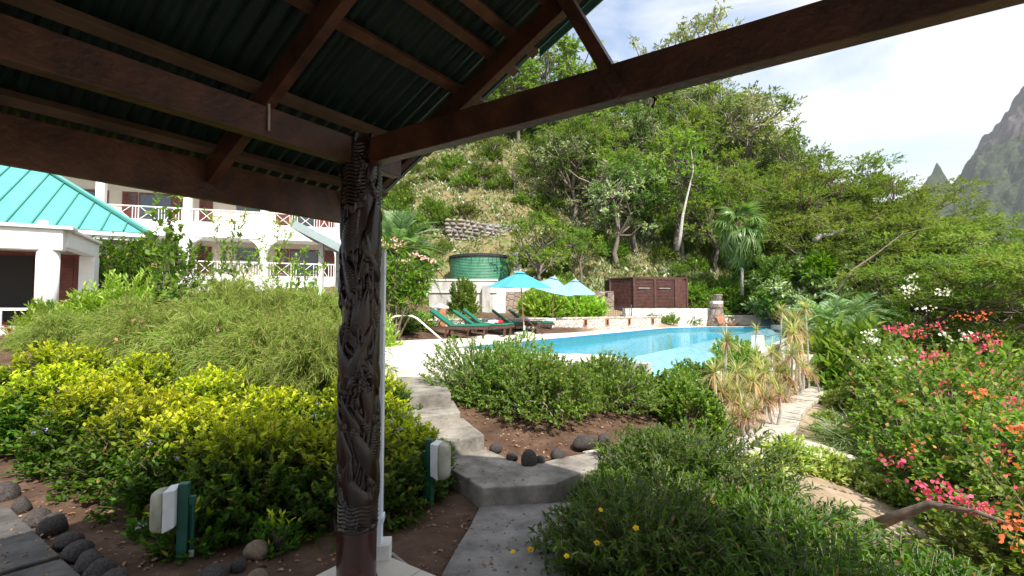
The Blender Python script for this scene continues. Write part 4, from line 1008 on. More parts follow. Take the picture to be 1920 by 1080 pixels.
# end wall of the pool terrace
ew = empty('pool_end_wall', (PX(1262, 28.9), 28.9, 0), label='long stained cream wall closing the far end of the pool', cat='wall')
xw = PX(1462, 29) - PX(1262, 28.9); ze = P(1350, 593, 29).z
MB().box((xw / 2, 0, (ze + .3) / 2), (xw, .3, ze - .3)).build('wall_section', M['cream_wall'], ew)
MB().box((xw / 2, 0, ze + .03), (xw + .15, .42, .07)).build('coping', M['white_dirty'], ew)
MB().box((xw - .7, -.02, (ze + .3) / 2 + .01), (1.2, .34, ze - .28)).build('blue_grey_section', M['canopy_pale'], ew)
MB().box((xw + .1, -.1, (ze + .0) / 2), (.55, .6, ze + .08)).build('end_pier', M['white_dirty'], ew)
ps = empty('side_plinth', (PX(1478, 26.5), 26.5, 0), label='small white slab and pier past the far corner of the pool', cat='plinth')
MB().box((0, 0, .62), (1.5, .9, .26)).build('slab', M['white_dirty'], ps); MB().box((-.3, .1, -.1), (.6, .6, 1.2)).build('pier', M['white_dirty'], ps)
sgn = MB().box((PX(1293, 28.7), 28.72, .98), (.34, .03, .30)).build('wall_notice', M['white'], None); tag(sgn, 'small white blank notice plate on the cream end wall', 'sign')
bw = MB().lathe([(.18, 0), (.34, .16), (.36, .20), (.30, .17)], (0, 0, 0), 20).build('stone_bowl', M['terracotta'], None, True, (PX(1372, 28.2), 28.2, DECK)); tag(bw, 'shallow stone bowl on the deck beside the stone fountain', 'bowl')
# stone fountain pillar with potted plant
fx = PX(1343, 27.7)
fo = empty('stone_fountain', (fx, 27.7, DECK), label='tapering brown stone fountain pillar with a spout at the pool end', cat='fountain')
MB().lathe([(.50, 0), (.47, .3), (.40, .65), (.34, .95), (.33, 1.05)], n=20).build('pillar', M['stone_dark'], fo, True)
MB().lathe([(.36, 1.05), (.37, 1.09), (.36, 1.25), (.34, 1.28)], n=20).build('collar', M['stone_dark'], fo)
MB().box((0, 0, 1.36), (.58, .5, .16)).build('cap_stone', M['white_dirty'], fo, bevel=.02)
MB().add([(-.22, -.40, .55), (.16, -.42, .62), (.2, -.44, .30), (-.10, -.46, .18), (-.22, -.55, .50), (.16, -.58, .56), (.2, -.6, .26), (-.1, -.62, .14)], [(0, 1, 2, 3), (7, 6, 5, 4), (0, 4, 5, 1), (1, 5, 6, 2), (2, 6, 7, 3), (3, 7, 4, 0)]).build('spout_stone', M['terracotta'], fo)
pot = empty('potted_plant', (fx + .06, 27.7, DECK + 1.44), label='terracotta pot with a leafy green plant on top of the stone fountain', cat='potted plant')
MB().lathe([(.18, 0), (.24, .10), (.27, .30), (.30, .36), (.26, .38)], n=18).build('pot', M['stone_dark'], pot, True)

# ------------------------------------------------------------------ parasols, loungers, table
def ribs_pts(n, r): return [(r * math.cos(2 * math.pi * (k + .5) / n), r * math.sin(2 * math.pi * (k + .5) / n)) for k in range(n)]
def parasol(px_b, py_b, px_t, py_t, diam, cmat, label, tilt):
    b_ = G(px_b, py_b, DECK); top = P(px_t, py_t, b_.y); H = top.z - DECK
    r = empty('parasol', b_, label=label, cat='parasol', group='parasols beside the loungers')
    MB().lathe([(.36, 0), (.38, .02), (.38, .07), (.30, .10), (.05, .12)], n=24).build('base', M['white_dirty'], r)
    MB().tube([(0, 0, .1), (0, 0, .34)], .035, 10).build('base_tube', M['white_pl'], r)
    lean = Vector((top.x - b_.x, tilt[0], 0))
    pt = lambda t: Vector((0, 0, .12)).lerp(Vector((lean.x, lean.y, H)), t)
    MB().tube([pt(0), pt(1)], .024, 10).build('pole', M['pole'], r)
    MB().lathe([(.03, 0), (.05, .02), (.02, .05), (.01, .08)], (lean.x, lean.y, H), 8).build('finial', M['pole'], r)
    n = 8; rad = diam / 2; drop = .56; c = Vector((lean.x, lean.y, H - .02)); rot = Matrix.Rotation(tilt[1], 3, 'Y') @ Matrix.Rotation(tilt[2], 3, 'X')
    rim = ribs_pts(n, rad)
    vs = [c]; fs = []
    rings = 5
    for j in range(1, rings + 1):
        f = j / rings
        for k in range(n * 2):
            if k % 2 == 0: x, y = rim[k // 2]
            else: x = (rim[k // 2][0] + rim[(k // 2 + 1) % n][0]) / 2; y = (rim[k // 2][1] + rim[(k // 2 + 1) % n][1]) / 2
            z = -drop * f ** 1.12 - (.018 * f if k % 2 else 0)
            vs.append(c + rot @ Vector((x * f, y * f, z)))
    m2 = n * 2
    for k in range(m2): fs.append((0, 1 + k, 1 + (k + 1) % m2))
    for j in range(rings - 1):
        for k in range(m2): a = 1 + j * m2; fs.append((a + k, a + m2 + k, a + m2 + (k + 1) % m2, a + (k + 1) % m2))
    nv = len(vs); vs += [v - Vector((0, 0, .008)) for v in vs]; fs += [tuple(i + nv for i in f[::-1]) for f in fs]
    a = 1 + (rings - 1) * m2
    fs += [(a + k, a + nv + k, a + nv + (k + 1) % m2, a + (k + 1) % m2) for k in range(m2)]
    cp = MB().add(vs, fs).build('canopy', cmat, r)
    # vent cap
    vv = [c + Vector((0, 0, .06))] + [c + rot @ Vector((x * .2, y * .2, -.05)) for x, y in rim]
    MB().add(vv, [(0, 1 + k, 1 + (k + 1) % n) for k in range(n)]).build('vent', cmat, cp)
    for x, y in rim:
        MB().tube([c + Vector((0, 0, -.05)), c + rot @ Vector((x * .97, y * .97, -drop - .02))], .011, 4).build('rib', M['pole'], r)
        MB().tube([pt(.72), c + rot @ Vector((x * .5, y * .5, -drop * .5 - .03))], .009, 4).build('strut', M['pole'], r)
    return r
parasol(983, 628, 975, 509, 2.45, M['canopy_teal'], 'large teal parasol on a wooden pole, nearest of the three', (0, .02, .05))
parasol(1035, 622.5, 1040, 519, 1.95, M['canopy_pale'], 'pale blue parasol tilted right, between the teal one and the far one', (0, .22, .16))
parasol(1080, 619.5, 1079, 524, 1.95, M['canopy_pale'], 'pale blue level parasol farthest from the viewer', (0, .05, .16))
pb = G(913, 634, DECK); tag(MB().lathe([(.40, 0), (.42, .02), (.42, .06), (.33, .09), (.05, .11)], n=24).build('parasol_stand', M['white_dirty'], None, loc=pb), 'empty round white parasol base on the deck beside the loungers', 'parasol stand')
def lounger(loc, rz, back, label):
    r = empty('sun_lounger', loc, rz, label=label, cat='sun lounger', group='green cushioned loungers by the pool')
    # local: foot end at +x .0, head at -x
    zs = .33
    for s in (-1, 1):
        MB().bar((0, s * .30, zs), (-1.95, s * .30, zs), .035, .075).build('side_rail', M['teak'], r)
    for x in (-.12, -1.35):
        for s in (-1, 1): MB().bar((x, s * .27, zs), (x - .05, s * .27, 0), .05, .06, up=(1, 0, 0)).build('leg', M['teak'], r)
    mb = MB()
    for i in range(11): mb.box((-.06 - i * .115, 0, zs + .045), (.07, .60, .02))
    mb.build('slats', M['teak'], r)
    hx = -1.24; L_ = .80; ex = hx - L_ * math.cos(back); ez = zs + .06 + L_ * math.sin(back)
    bk = MB().bar((hx, .25, zs + .05), (ex, .25, ez), .04, .04).bar((hx, -.25, zs + .05), (ex, -.25, ez), .04, .04)
    for i in range(7):
        f = (i + .5) / 7; bk.bar((hx + (ex - hx) * f, .25, zs + .05 + (ez - zs - .05) * f), (hx + (ex - hx) * f, -.25, zs + .05 + (ez - zs - .05) * f), .07, .015)
    b = bk.build('backrest', M['teak'], r)
    MB().tube([(hx - L_ * .6 * math.cos(back), .22, zs + L_ * .6 * math.sin(back)), (hx - .55, .22, zs - .03)], .015, 5).tube([(hx - L_ * .6 * math.cos(back), -.22, zs + L_ * .6 * math.sin(back)), (hx - .55, -.22, zs - .03)], .015, 5).build('backrest_stay', M['teak'], b)
    up = Vector((math.sin(back), 0, math.cos(back)))
    MB().box((-.64, 0, zs + .085), (1.20, .58, .06)).build('seat_cushion', M['cushion'], r, bevel=.02)
    ca = Vector((hx, 0, zs + .06)) + up * .045; cb_ = Vector((ex, 0, ez)) + up * .045
    MB().bar(ca, cb_ + (cb_ - ca).normalized() * .03, .58, .06, up=up).build('back_cushion', M['cushion'], r, bevel=.02)
    return r
spec = [(-.72, 15.75, -.10, .62, 'green cushioned lounger nearest to the metal handrail, back raised'),
        (-.10, 16.75, -.06, .60, 'green cushioned lounger with a red and white towel, second from the handrail'),
        (.10, 17.75, -.05, .68, 'empty green lounger in the middle of the row, back raised high'),
        (1.10, 19.1, .0, .66, 'green cushioned lounger with a folded pink towel on its seat'),
        (1.72, 20.3, .08, .70, 'green lounger beside the folding table, white towel on its foot')]
LG = [lounger((x, y, DECK), rz, bk_, lb) for x, y, rz, bk_, lb in spec]
def towel(i, x, y, m_, label):
    g = LG[i]; rz = g.rotation_euler.z; p = g.location + Vector((x * math.cos(rz), x * math.sin(rz), .33 + .125))
    mb = MB(); pts = [(0, -.22 + k * .11, .05 + .006 * math.sin(k * 2)) for k in range(5)]
    mb.tube([Vector((0, p_[1], p_[2])) for p_ in pts], [.055, .068, .07, .066, .055], 12); mb.box((-.10, 0, .02), (.26, .40, .035))
    o = mb.build('rolled_towel', m_, None, True, p); o.rotation_euler = (0, 0, rz + .9); tag(o, label, 'towel'); return o
towel(1, -.55, 0, M['towel_white'], 'rolled white towel with red end lying on the second lounger')
towel(3, -.62, 0, M['towel_pink'], 'folded pink striped towel lying on the fourth lounger')
towel(4, -.12, 0, M['towel_white'], 'rolled white towel on the foot of the lounger by the folding table')
o = towel(1, -.40, 0, mat('red_towel', (.60, .03, .04), .95), 'small red rolled towel beside the white one on the second lounger')
tb_ = G(1000, 627, DECK)
tbl = empty('folding_table', tb_, .3, label='small dark folding wooden table between the loungers and teal parasol', cat='table')
mb = MB()
for i in range(6): MB().box((-.25 + i * .1, 0, .50), (.085, .60, .02)).build('slat', M['teak'], tbl)
MB().bar((-.27, 0, .48), (.27, 0, .48), .5, .025).build('frame', M['teak'], tbl)
for s in (-1, 1):
    MB().bar((-.27, s * .24, 0), (.25, s * .24, .48), .03, .04).build('leg', M['teak'], tbl); MB().bar((.27, s * .27, 0), (-.25, s * .27, .48), .03, .04).build('leg', M['teak'], tbl)
# pool handrail
hr = empty('handrail', G(731, 640, DECK), label='white metal tube handrail at the pool steps right of the carved post', cat='handrail')
o0 = hr.location
for dy in (0, .55):
    pts = [(731, 640), (731, 604), (735, 595), (745, 592), (772, 592), (782, 597), (832, 634)]
    q = [P(x, y, o0.y) - o0 + Vector((0, dy, 0)) for x, y in pts]; q[0].z = 0; q[-1].z = .0
    if dy: q = [v_ + Vector((.28, 0, 0)) for v_ in q]; continue
    MB().tube(q, .026, 10).build('rail', M['white'], hr, True)
# masonry pillar with pale cap and terracotta face
pp = P(828, 600, 17.6)
pl = empty('gate_pillar', (pp.x, 17.3, .9), label='short grey pillar with white pointed cap and terracotta panel behind the loungers', cat='pillar')
zt_2 = P(828, 578, 17.3).z - .9
MB().box((0, 0, zt_2 / 2), (.36, .36, zt_2)).build('shaft', M['wall_grey'], pl)
MB().lathe([(.30, zt_2), (.30, zt_2 + .05), (.04, zt_2 + .16)], n=4).build('cap', M['white_dirty'], pl)
MB().box((.11, -.20, zt_2 / 2 + .02), (.22, .04, zt_2 * .9)).build('terracotta_panel', M['terracotta'], pl)

# white low walls beyond the dracaenas
def lowbox(name, a, b, z0, z1, th, m_, label, cat='wall'):
    c = (a + b) / 2; r = empty(name, (c.x, c.y, z0), label=label, cat=cat); d = b - a
    MB().bar((a.x - c.x, a.y - c.y, (z1 - z0) / 2), (b.x - c.x, b.y - c.y, (z1 - z0) / 2), th, z1 - z0).build('wall_section', m_, r)
    MB().bar((a.x - c.x, a.y - c.y, z1 - z0 + .02), (b.x - c.x, b.y - c.y, z1 - z0 + .02), th + .03, .05).build('coping', M['white_dirty'], r); return r
a = G(1478, 727, -.64); b = G(1529, 725, -.62)
lowbox('garden_wall', a, b, -.9, P(1525, 668, b.y).z, .16, M['white_dirty'], 'short white garden wall ending beside the paved path')
a2 = G(1529, 723, -.62) + Vector((.1, .3, 0)); b2 = a2 + Vector((1.9, -.2, 0))
lowbox('kerb_wall', a2, b2, -.9, P(1560, 697, a2.y).z, .30, M['wall_grey'], 'low grey concrete wall running right from the white wall')
a3 = G(1300, 720, -.5)
lowbox('garden_pier', Vector((6.35, 14.2, 0)), Vector((6.75, 14.6, 0)), -.8, .35, .3, M['white'], 'white pier half hidden among the dracaenas', 'pier')
lowbox('garden_pier', Vector((8.9, 17.9, 0)), Vector((9.3, 18.3, 0)), -.8, .55, .3, M['white'], 'white pier near the pool corner behind the tallest dracaenas', 'pier')

# ------------------------------------------------------------------ garden lamps
def lamp(px, py_base, py_top, zg, face, label, hexlike=True):
    b_ = G(px, py_base, zg); H = P(px, py_top, b_.y).z - zg
    r = empty('garden_lamp', (b_.x, b_.y, zg), face, label=label, cat='garden lamp', group='bulkhead lamps on green posts')
    MB().box((0, 0, H / 2), (.060, .060, H)).build('post', M['green_paint'], r, bevel=.004)
    MB().tube([(.0, .05, -.02), (0, .05, H * .75)], .013, 8).box((0, .05, H * .76), (.035, .035, .05)).build('conduit', M['green_paint'], r)
    MB().box((0, .052, .02), (.03, .03, .05)).build('pipe_foot', M['white_dirty'], r)
    hh = H * .56; zc_ = H - .02 - hh / 2
    vs = []
    # housing: box with slanted lower edge
    MB().add([(-.075, -.032, zc_ + hh / 2), (.075, -.032, zc_ + hh / 2), (.075, -.032, zc_ - hh * .38), (-.075, -.032, zc_ - hh * .38),
              (-.075, -.10, zc_ + hh * .47), (.075, -.10, zc_ + hh * .47), (.075, -.10, zc_ - hh * .5), (-.075, -.10, zc_ - hh * .5)],
             [(0, 1, 2, 3), (7, 6, 5, 4), (0, 4, 5, 1), (1, 5, 6, 2), (2, 6, 7, 3), (3, 7, 4, 0)]).build('housing', M['lamp_body'], r, bevel=.006)
    # bulging opal lens
    mb = MB(); n = 16; rings = [(1.0, -.102), (1.0, -.125), (.93, -.155), (.72, -.172), (.4, -.18)]
    vs = []; fs = []
    for s_, y in rings:
        for k in range(n):
            a = 2 * math.pi * k / n; cx = abs(math.cos(a)) ** .45 * (1 if math.cos(a) > 0 else -1); cz = abs(math.sin(a)) ** .45 * (1 if math.sin(a) > 0 else -1)
            vs.append((cx * .078 * s_, y, zc_ - .005 + cz * hh * .5 * (1 - (1 - s_) * .5)))
    for j in range(len(rings) - 1):
        for k in range(n): fs.append((j * n + k, j * n + (k + 1) % n, (j + 1) * n + (k + 1) % n, (j + 1) * n + k))
    fs.append(tuple((len(rings) - 1) * n + k for k in range(n))); fs.append(tuple(range(n))[::-1])
    MB().add(vs, fs).build('lens', M['lamp_lens'], r, True)
    return r
lamp(342, 1045, 905, -.10, R(-72), 'yellowed bulkhead lamp on a green post before the clipped yellow hedge')
lamp(805, 944, 823, -.14, R(78), 'bulkhead lamp on a green post beside the concrete landing')

# ------------------------------------------------------------------ rocks
RM = []
for i in range(6):
    me = rock_mesh(i, 3, .12); me.materials.append(M['rock'] if i != 4 else M['rock_tan']); RM.append(me)
def rockat(px, py, zg, rpx, k, label, sx=1.0, sz=.8, grp=None):
    b_ = G(px, py, zg); s_ = rpx / F * b_.y
    o = link('border_rock', RM[k], None, None, (b_.x, b_.y, zg + s_ * sz * .45), k * 1.3 + px * .1, (s_ * sx, s_ * .95, s_ * sz)); tag(o, label, 'rock', grp); return o
edge = [(8, 925, 26), (40, 945, 26), (68, 968, 28), (98, 988, 30), (126, 1014, 36), (146, 1036, 36), (168, 1058, 36), (188, 1074, 30), (10, 905, 20), (214, 1100, 34)]
words = ['farthest rock of the path edging by the left frame', 'flat dark rock second in the path edging', 'rounded dark rock third in the path edging', 'tall reddish dark rock standing in the path edging', 'broad dark rock in the middle of the path edging', 'large rounded rock after the broad one in the edging', 'large blunt rock near the lower end of the path edging', 'pale topped angular rock at the lower end of the path edging', 'half buried rock behind the path edging at the soil', 'rock of the path edging partly below the picture']
for (x, y, r_), wd_ in zip(edge, words): rockat(x, y + 14, -.10, r_ * (.66 + .35 * ((x * 7) % 10) / 10), int(x) % 4, wd_, .8 + .4 * ((x * 3) % 7) / 7, .75 + .35 * ((x * 11) % 9) / 9, 'rocks edging the left path')
rockat(480, 1045, -.12, 22, 4, 'round tan boulder on the soil left of the carved post', 1, .95)
rockat(446, 1070, -.12, 17, 1, 'round speckled grey stone below the tan boulder', 1, .95)
rockat(402, 1090, -.12, 28, 2, 'flat grey stone at the bottom beside the speckled one', 1.2, .7)
rockat(482, 1090, -.12, 18, 4, 'small reddish stone just under the tan boulder', 1, .8)
rockat(930, 845, .0, 12, 1, 'small grey rock behind the concrete landing'); rockat(960, 862, .0, 12, 0, 'dark rock between the small grey one and the tall ones by the landing')
rockat(992, 872, .0, 18, 3, 'upright brown rock at the inner corner of the landing', .8, 1.1); rockat(1012, 868, .0, 12, 2, 'grey rock touching the upright brown one at the landing')
rockat(1045, 858, .0, 15, 0, 'rounded dark rock on the bed right of the landing corner'); rockat(1098, 838, .0, 20, 5, 'widest dark boulder under the bush at the landing end', 1.3, .8)
rockat(1132, 832, .02, 16, 1, 'small rock wedged behind the dark boulder'); rockat(1408, 808, -.5, 13, 4, 'pale rock at the foot of the dracaenas by the path')

# ================================================================== vegetation
LT = {'leaf': T_leaf(.45), 'leaf6': T_leaf6(.5), 'narrow': T_leaf(.22, .05), 'round': T_leaf6(.8, .10, .08), 'narrow6': T_leaf6(.26, .05, .2), 'needle': T_leaf(.07, .0)}
def twig_leaves(a, b, per, size, rg, tpl='leaf', spread=.9, s0=.15, up=.25, tone=None, droop=0., jit=.3):
    K = len(a); s = s0 + (1 - s0) * (np.arange(per)[None] + rg.random((K, per))) / per
    ax = b - a; ln = np.linalg.norm(ax, axis=1)[:, None, None]
    pos = a[:, None] + ax[:, None] * s[..., None]; pos[..., 2] -= droop * (s ** 2) * ln[..., 0]
    d = nrm(ax)[:, None] + spread * nrm(rg.normal(size=(K, per, 3))); d[..., 2] += up
    nn = np.array([0, 0, 1.]) + jit * rg.normal(size=(K, per, 3)) + .3 * nrm(ax)[:, None]
    sz = size * rg.uniform(.65, 1.25, (K, per))
    pos = pos.reshape(-1, 3); Mx = frames(d.reshape(-1, 3), nn.reshape(-1, 3), sz.ravel())
    if tone is None: t = (rg.random((K, per)) < .12) * rg.random((K, per))
    else: t = tone(s, pos.reshape(K, per, 3))
    return scatter(LT[tpl] if isinstance(tpl, str) else tpl, Mx, pos, t.ravel())
def lumps(rg, n=9, amp=.28):
    ds = nrm(rg.normal(size=(n, 3))); am = rg.uniform(-amp, amp, n)
    def f(d):
        q = np.clip(d @ ds.T, 0, 1) ** 4
        return 1 + q @ am
    return f
def dome(rg, n, rx, ry, rz, lo=-.15, shell=.55, lump=None):
    d = nrm(rg.normal(size=(n * 3, 3))); d = d[d[:, 2] > lo][:n]
    r = shell + (1 - shell) * rg.random((len(d), 1)) ** .6
    if lump is None: lump = lumps(rg, 16, .34)
    r = r * lump(d)[:, None]
    return d * r * np.array([rx, ry, rz])
def shrub_mesh(rg, rx, ry, rz, ntw, per, size, lm, tpl='leaf', tw=.22, spread=.9, up=.25, tone=None, jit=.3, lo=-.12, stem=M['twig'], shell=.5, stem_r=.006, base_stems=14, z0=0, la=None):
    e = dome(rg, ntw, rx, ry, rz, lo, shell, lumps(rg, 12, la) if la else None); e[:, 2] += z0; e[:, 2] = np.maximum(e[:, 2], .03)
    root = np.stack([rg.normal(0, rx * .08, len(e)), rg.normal(0, ry * .08, len(e)), np.zeros(len(e))], 1)
    dirv = nrm(e - root + np.array([0, 0, .25 * rz])); st = e - dirv * tw * rg.uniform(.7, 1.4, (len(e), 1))
    fol = twig_leaves(st, e, per, size, rg, tpl, spread, .1, up, tone, jit=jit)
    k = max(4, base_stems)
    idx = rg.choice(len(e), min(len(e), k * 8), replace=False); hub = e[rg.choice(len(e), k, replace=False)] * .5
    near_ = np.argmin(((e[idx][:, None] - hub[None]) ** 2).sum(-1), 1)
    hroot = np.zeros_like(hub); hroot[:, :2] = hub[:, :2] * .15
    stems = merge([sticks(hroot, hub, stem_r * 2.2), sticks(hub[near_], st[idx], stem_r), sticks(st, e, stem_r * .45)])
    return npmesh('foliage', fol[0], fol[1], lm, fol[2]), npmesh('stems', stems[0], stems[1], stem, stems[2])
def place_shrub(name, label, cat, loc, meshes, rz=0, s=1, group=None):
    r = empty(name, loc, rz, label, cat, group); r.scale = (s, s, s) if not hasattr(s, '__len__') else s
    link('foliage', meshes[0], None, r); link('stems', meshes[1], None, r); return r
def gz(x, y, d=0): return (x, y, tz(x, y) + d)

# ---- clipped yellow-tipped hedge shrubs, left foreground
rg = np.random.default_rng(21)
def tone_top(rz):
    def f(s, pos): return np.clip((pos[..., 2] / rz - .54) * 2.6 + .5 * (s - .6) + rg.normal(0, .18, s.shape), 0, 1)
    return f
hed = [shrub_mesh(rg, .66, .62, .80, 680, 17, .050, LM['duranta'], 'leaf6', .20, 1.05, .22, tone_top(.8), lo=-.05, shell=.62, z0=.04, la=.10) for _ in range(3)]
hl = [((-1.35, 4.15), 1.0, 'clipped yellow green hedge shrub just left of the carved post'), ((-2.05, 4.05), 1.02, 'clipped hedge shrub behind the yellowed garden lamp'),
      ((-2.75, 4.35), 1.02, 'clipped hedge shrub second from the lamp toward the left path'), ((-3.45, 4.75), 1.05, 'clipped hedge shrub beside the rock edging of the left path'),
      ((-4.25, 5.2), 1.08, 'bright yellow hedge shrub farther along the rock edging'), ((-5.2, 5.6), 1.1, 'bright yellow hedge shrub at the left frame edge'),
      ((-2.45, 5.0), 1.0, 'clipped hedge shrub in the second row under the feathery plants'), ((-3.3, 5.5), 1.05, 'clipped hedge shrub in the second row farther left'),
      ((-4.6, 6.2), 1.1, 'yellow hedge shrub of the back row near the white house'), ((-6.0, 6.5), 1.15, 'yellow hedge shrub far left of the back row'),
      ((-1.5, 4.95), .98, 'green hedge shrub of the second row beside the carved post'), ((-1.05, 4.65), .80, 'hedge shrub right of the carved post by the second lamp'), ((-1.75, 5.8), .9, 'taller hedge shrub at the left side of the concrete steps')]
for i, ((x, y), s, lb) in enumerate(hl):
    place_shrub('hedge_shrub', lb, 'hedge shrub', gz(x, y, -.02), hed[i % 3], i * 1.9, (s * 1.12, s * 1.12, s), 'clipped yellow tipped hedge shrubs')
# low sprouts before the hedge
spr = shrub_mesh(rg, .28, .25, .30, 60, 12, .055, LM['duranta'], 'leaf6', .15, .8, .3, tone_top(.3), lo=0, shell=.4)
for i, (x, y, lb) in enumerate([(-2.22, 3.38, 'low leafy sprout left of the yellowed garden lamp'), (-1.62, 3.42, 'low leafy sprout right of the yellowed garden lamp'), (-2.5, 3.6, 'low leafy sprout near the rock edging')]):
    place_shrub('low_sprout', lb, 'plant', gz(x, y), spr, i * 2, [1.15, .9, .9][i])
# lilac flowers on the hedge
def flowers(name, pts, n, size, m_, label=None, spread=.05, tpl='leaf6', seed=0, kind='stuff', parent=None, cat=None, flat=.6):
    r = np.random.default_rng(seed); pts = np.array(pts, float); K = len(pts)
    c = np.repeat(pts, n, 0) + r.normal(0, 1, (K * n, 3)) * spread * np.array([1, 1, flat]); d = r.normal(size=(K * n, 3)); d[:, 2] = np.abs(d[:, 2])
    Mx = frames(d, r.normal(size=d.shape), size * r.uniform(.7, 1.2, K * n)); V, Fs, t = scatter(LT[tpl], Mx, c, np.zeros(K * n))
    o = link(name, npmesh(name, V, Fs, m_, t), None, parent)
    if label: tag(o, label, cat or name.replace('_', ' '), kind=kind)
    o['kind'] = 'stuff'
    return o
pts = [P(*q) for q in [(62, 812, 4.6), (85, 808, 4.7), (300, 788, 4.35), (332, 862, 3.7), (365, 768, 4.9), (495, 764, 4.9), (590, 780, 4.9), (598, 757, 5.2), (415, 825, 4.0), (460, 805, 4.1), (280, 832, 3.8), (770, 772, 4.6), (738, 790, 4.4), (746, 806, 4.3), (757, 781, 4.5), (265, 985, 3.3)]]
tag(flowers('lilac_flowers', pts, 7, .022, M['petal_purple'], spread=.018, seed=2), 'tiny lilac flower sprays dotted over the clipped yellow hedge', 'flowers', kind='stuff')

# ---- feathery coral plants behind the hedge
def feathery(rg, H=1.3, R_=1.0, K=520):
    a = rg.uniform(0, 2 * math.pi, K); rr_ = R_ * rg.uniform(.2, 1.05, K); hh = H * rg.uniform(.55, 1.05, K) * (1 - .35 * (rr_ / R_) ** 2)
    p0 = np.stack([.12 * np.cos(a) * rg.random(K), .12 * np.sin(a) * rg.random(K), np.zeros(K)], 1)
    p3 = np.stack([rr_ * np.cos(a), rr_ * np.sin(a), hh * rg.uniform(.55, 1.0, K)], 1)
    p1 = p0 + np.array([0, 0, 1]) * (hh * .75)[:, None] + (p3 - p0) * .12; p2 = p3 * np.array([.75, .75, 1]) ; p2[:, 2] = hh * 1.08
    def bz(t): t = t[..., None]; return ((1 - t) ** 3) * p0[:, None] + 3 * ((1 - t) ** 2) * t * p1[:, None] + 3 * (1 - t) * t * t * p2[:, None] + t ** 3 * p3[:, None]
    tt = np.linspace(0, 1, 6)[None] * np.ones((K, 1)); pts = bz(tt); parts = []
    for j in range(5): parts.append(sticks(pts[:, j], pts[:, j + 1], .0035))
    st = merge(parts)
    per = 30; t = .3 + .7 * rg.random((K, per)); pos = bz(t); tg = bz(np.minimum(t + .03, 1.02)) - pos
    d = nrm(tg) * .8 + .75 * nrm(rg.normal(size=pos.shape)); d[..., 2] -= .15
    Mx = frames(d.reshape(-1, 3), rg.normal(size=(K * per, 3)), rg.uniform(.07, .17, K * per)); pos = pos.reshape(-1, 3)
    tn = (rg.random(K * per) < .3) * rg.random(K * per)
    V, Fs, tn = scatter(LT['needle'], Mx, pos, tn)
    return npmesh('foliage', V, Fs, LM['russelia'], tn), npmesh('stems', st[0], st[1], LM['russelia'], st[2])
rg = np.random.default_rng(5)
fm = [feathery(rg, 1.3, 1.05), feathery(rg, 1.2, 1.1)]
fl = [(-2.45, 6.2, .9, 'feathery fountain plant nearest to the carved post'), (-3.2, 6.5, 1.0, 'feathery fountain plant in the middle of the front row'), (-4.3, 7.0, 1.02, 'feathery fountain plant left of the middle, front row'),
      (-5.5, 7.5, .95, 'feathery fountain plant in the front row toward the white house'), (-3.3, 8.6, 1.0, 'feathery fountain plant of the back row nearest the post'), (-4.2, 8.2, 1.1, 'feathery fountain plant at the centre of the back row'),
      (-5.0, 8.6, 1.1, 'feathery fountain plant of the back row below the balconies'), (-6.6, 8.6, .85, 'smaller feathery plant near the porch column'), (-7.6, 8.2, .65, 'smallest feathery plant at the left below the porch'), (-3.1, 7.2, .95, 'feathery fountain plant squeezed between the two rows')]
for i, (x, y, s, lb) in enumerate(fl): place_shrub('coral_plant', lb, 'plant', gz(x, y, -.03), fm[i % 2], i * 2.1, (s, s, s * (1.22 if y > 7.8 else 1.1)), 'feathery fountain plants behind the hedge')
pts = [P(x, y, Y) for x, y, Y in [(215, 640, 6.8), (352, 665, 6.0), (305, 658, 6.1), (378, 690, 5.9), (526, 705, 5.8), (555, 735, 5.7), (340, 610, 6.6), (90, 635, 7.4), (408, 625, 6.4), (250, 605, 7.0), (450, 690, 5.9), (232, 686, 6.3), (480, 640, 6.1)]]
tag(flowers('dry_leaves', pts, 2, .085, LM['litter'], spread=.03, seed=5), 'dry curled brown leaves caught in the feathery plants', 'leaves', kind='stuff')

# ---- leafy shrubs behind them, up to the buildings
rg = np.random.default_rng(9)
ms = [shrub_mesh(rg, 1.1, .9, 1.35, 420, 15, .13, LM['mid'], 'leaf', .4, .9, .3, lo=-.1, stem_r=.01), shrub_mesh(rg, 1.1, 1.0, 1.3, 420, 14, .15, LM['lime'], 'narrow6', .4, .8, .3, lo=-.1, stem_r=.01),
      shrub_mesh(rg, 1.0, 1.0, 1.3, 420, 14, .14, LM['bright'], 'leaf', .4, .9, .2, lo=-.1, stem_r=.01)]
bl = [(-8.6, 10.6, 1, 1.0, 'bright leafy shrub beside the porch side wall'), (-7.2, 10.2, 2, .98, 'vivid green shrub in front of the shaded wall'), (-6.0, 10.0, 0, .98, 'mid green shrub below the curved white brace'),
      (-4.9, 10.2, 1, 1.0, 'lime green shrub under the left balcony bay'), (-3.8, 10.5, 0, 1.05, 'mid green shrub in front of the balcony columns'), (-10.4, 11.0, 0, .6, 'small shrub at the foot of the porch column'),
      (-8.8, 9.4, 1, .6, 'low lime shrub beside the porch rail'), (-4.6, 11.8, 2, 1.05, 'bright shrub beside the carved post in front of the building'), (-3.5, 12.2, 1, .95, 'pale yellow green shrub partly behind the carved post'), (-6.4, 12.3, 2, 1.1, 'dense shrub below the lower balcony railing')]
for i, (x, y, k, s, lb) in enumerate(bl): place_shrub('leafy_shrub', lb, 'shrub', gz(x, y, -.05), ms[k], i * 1.7, s)
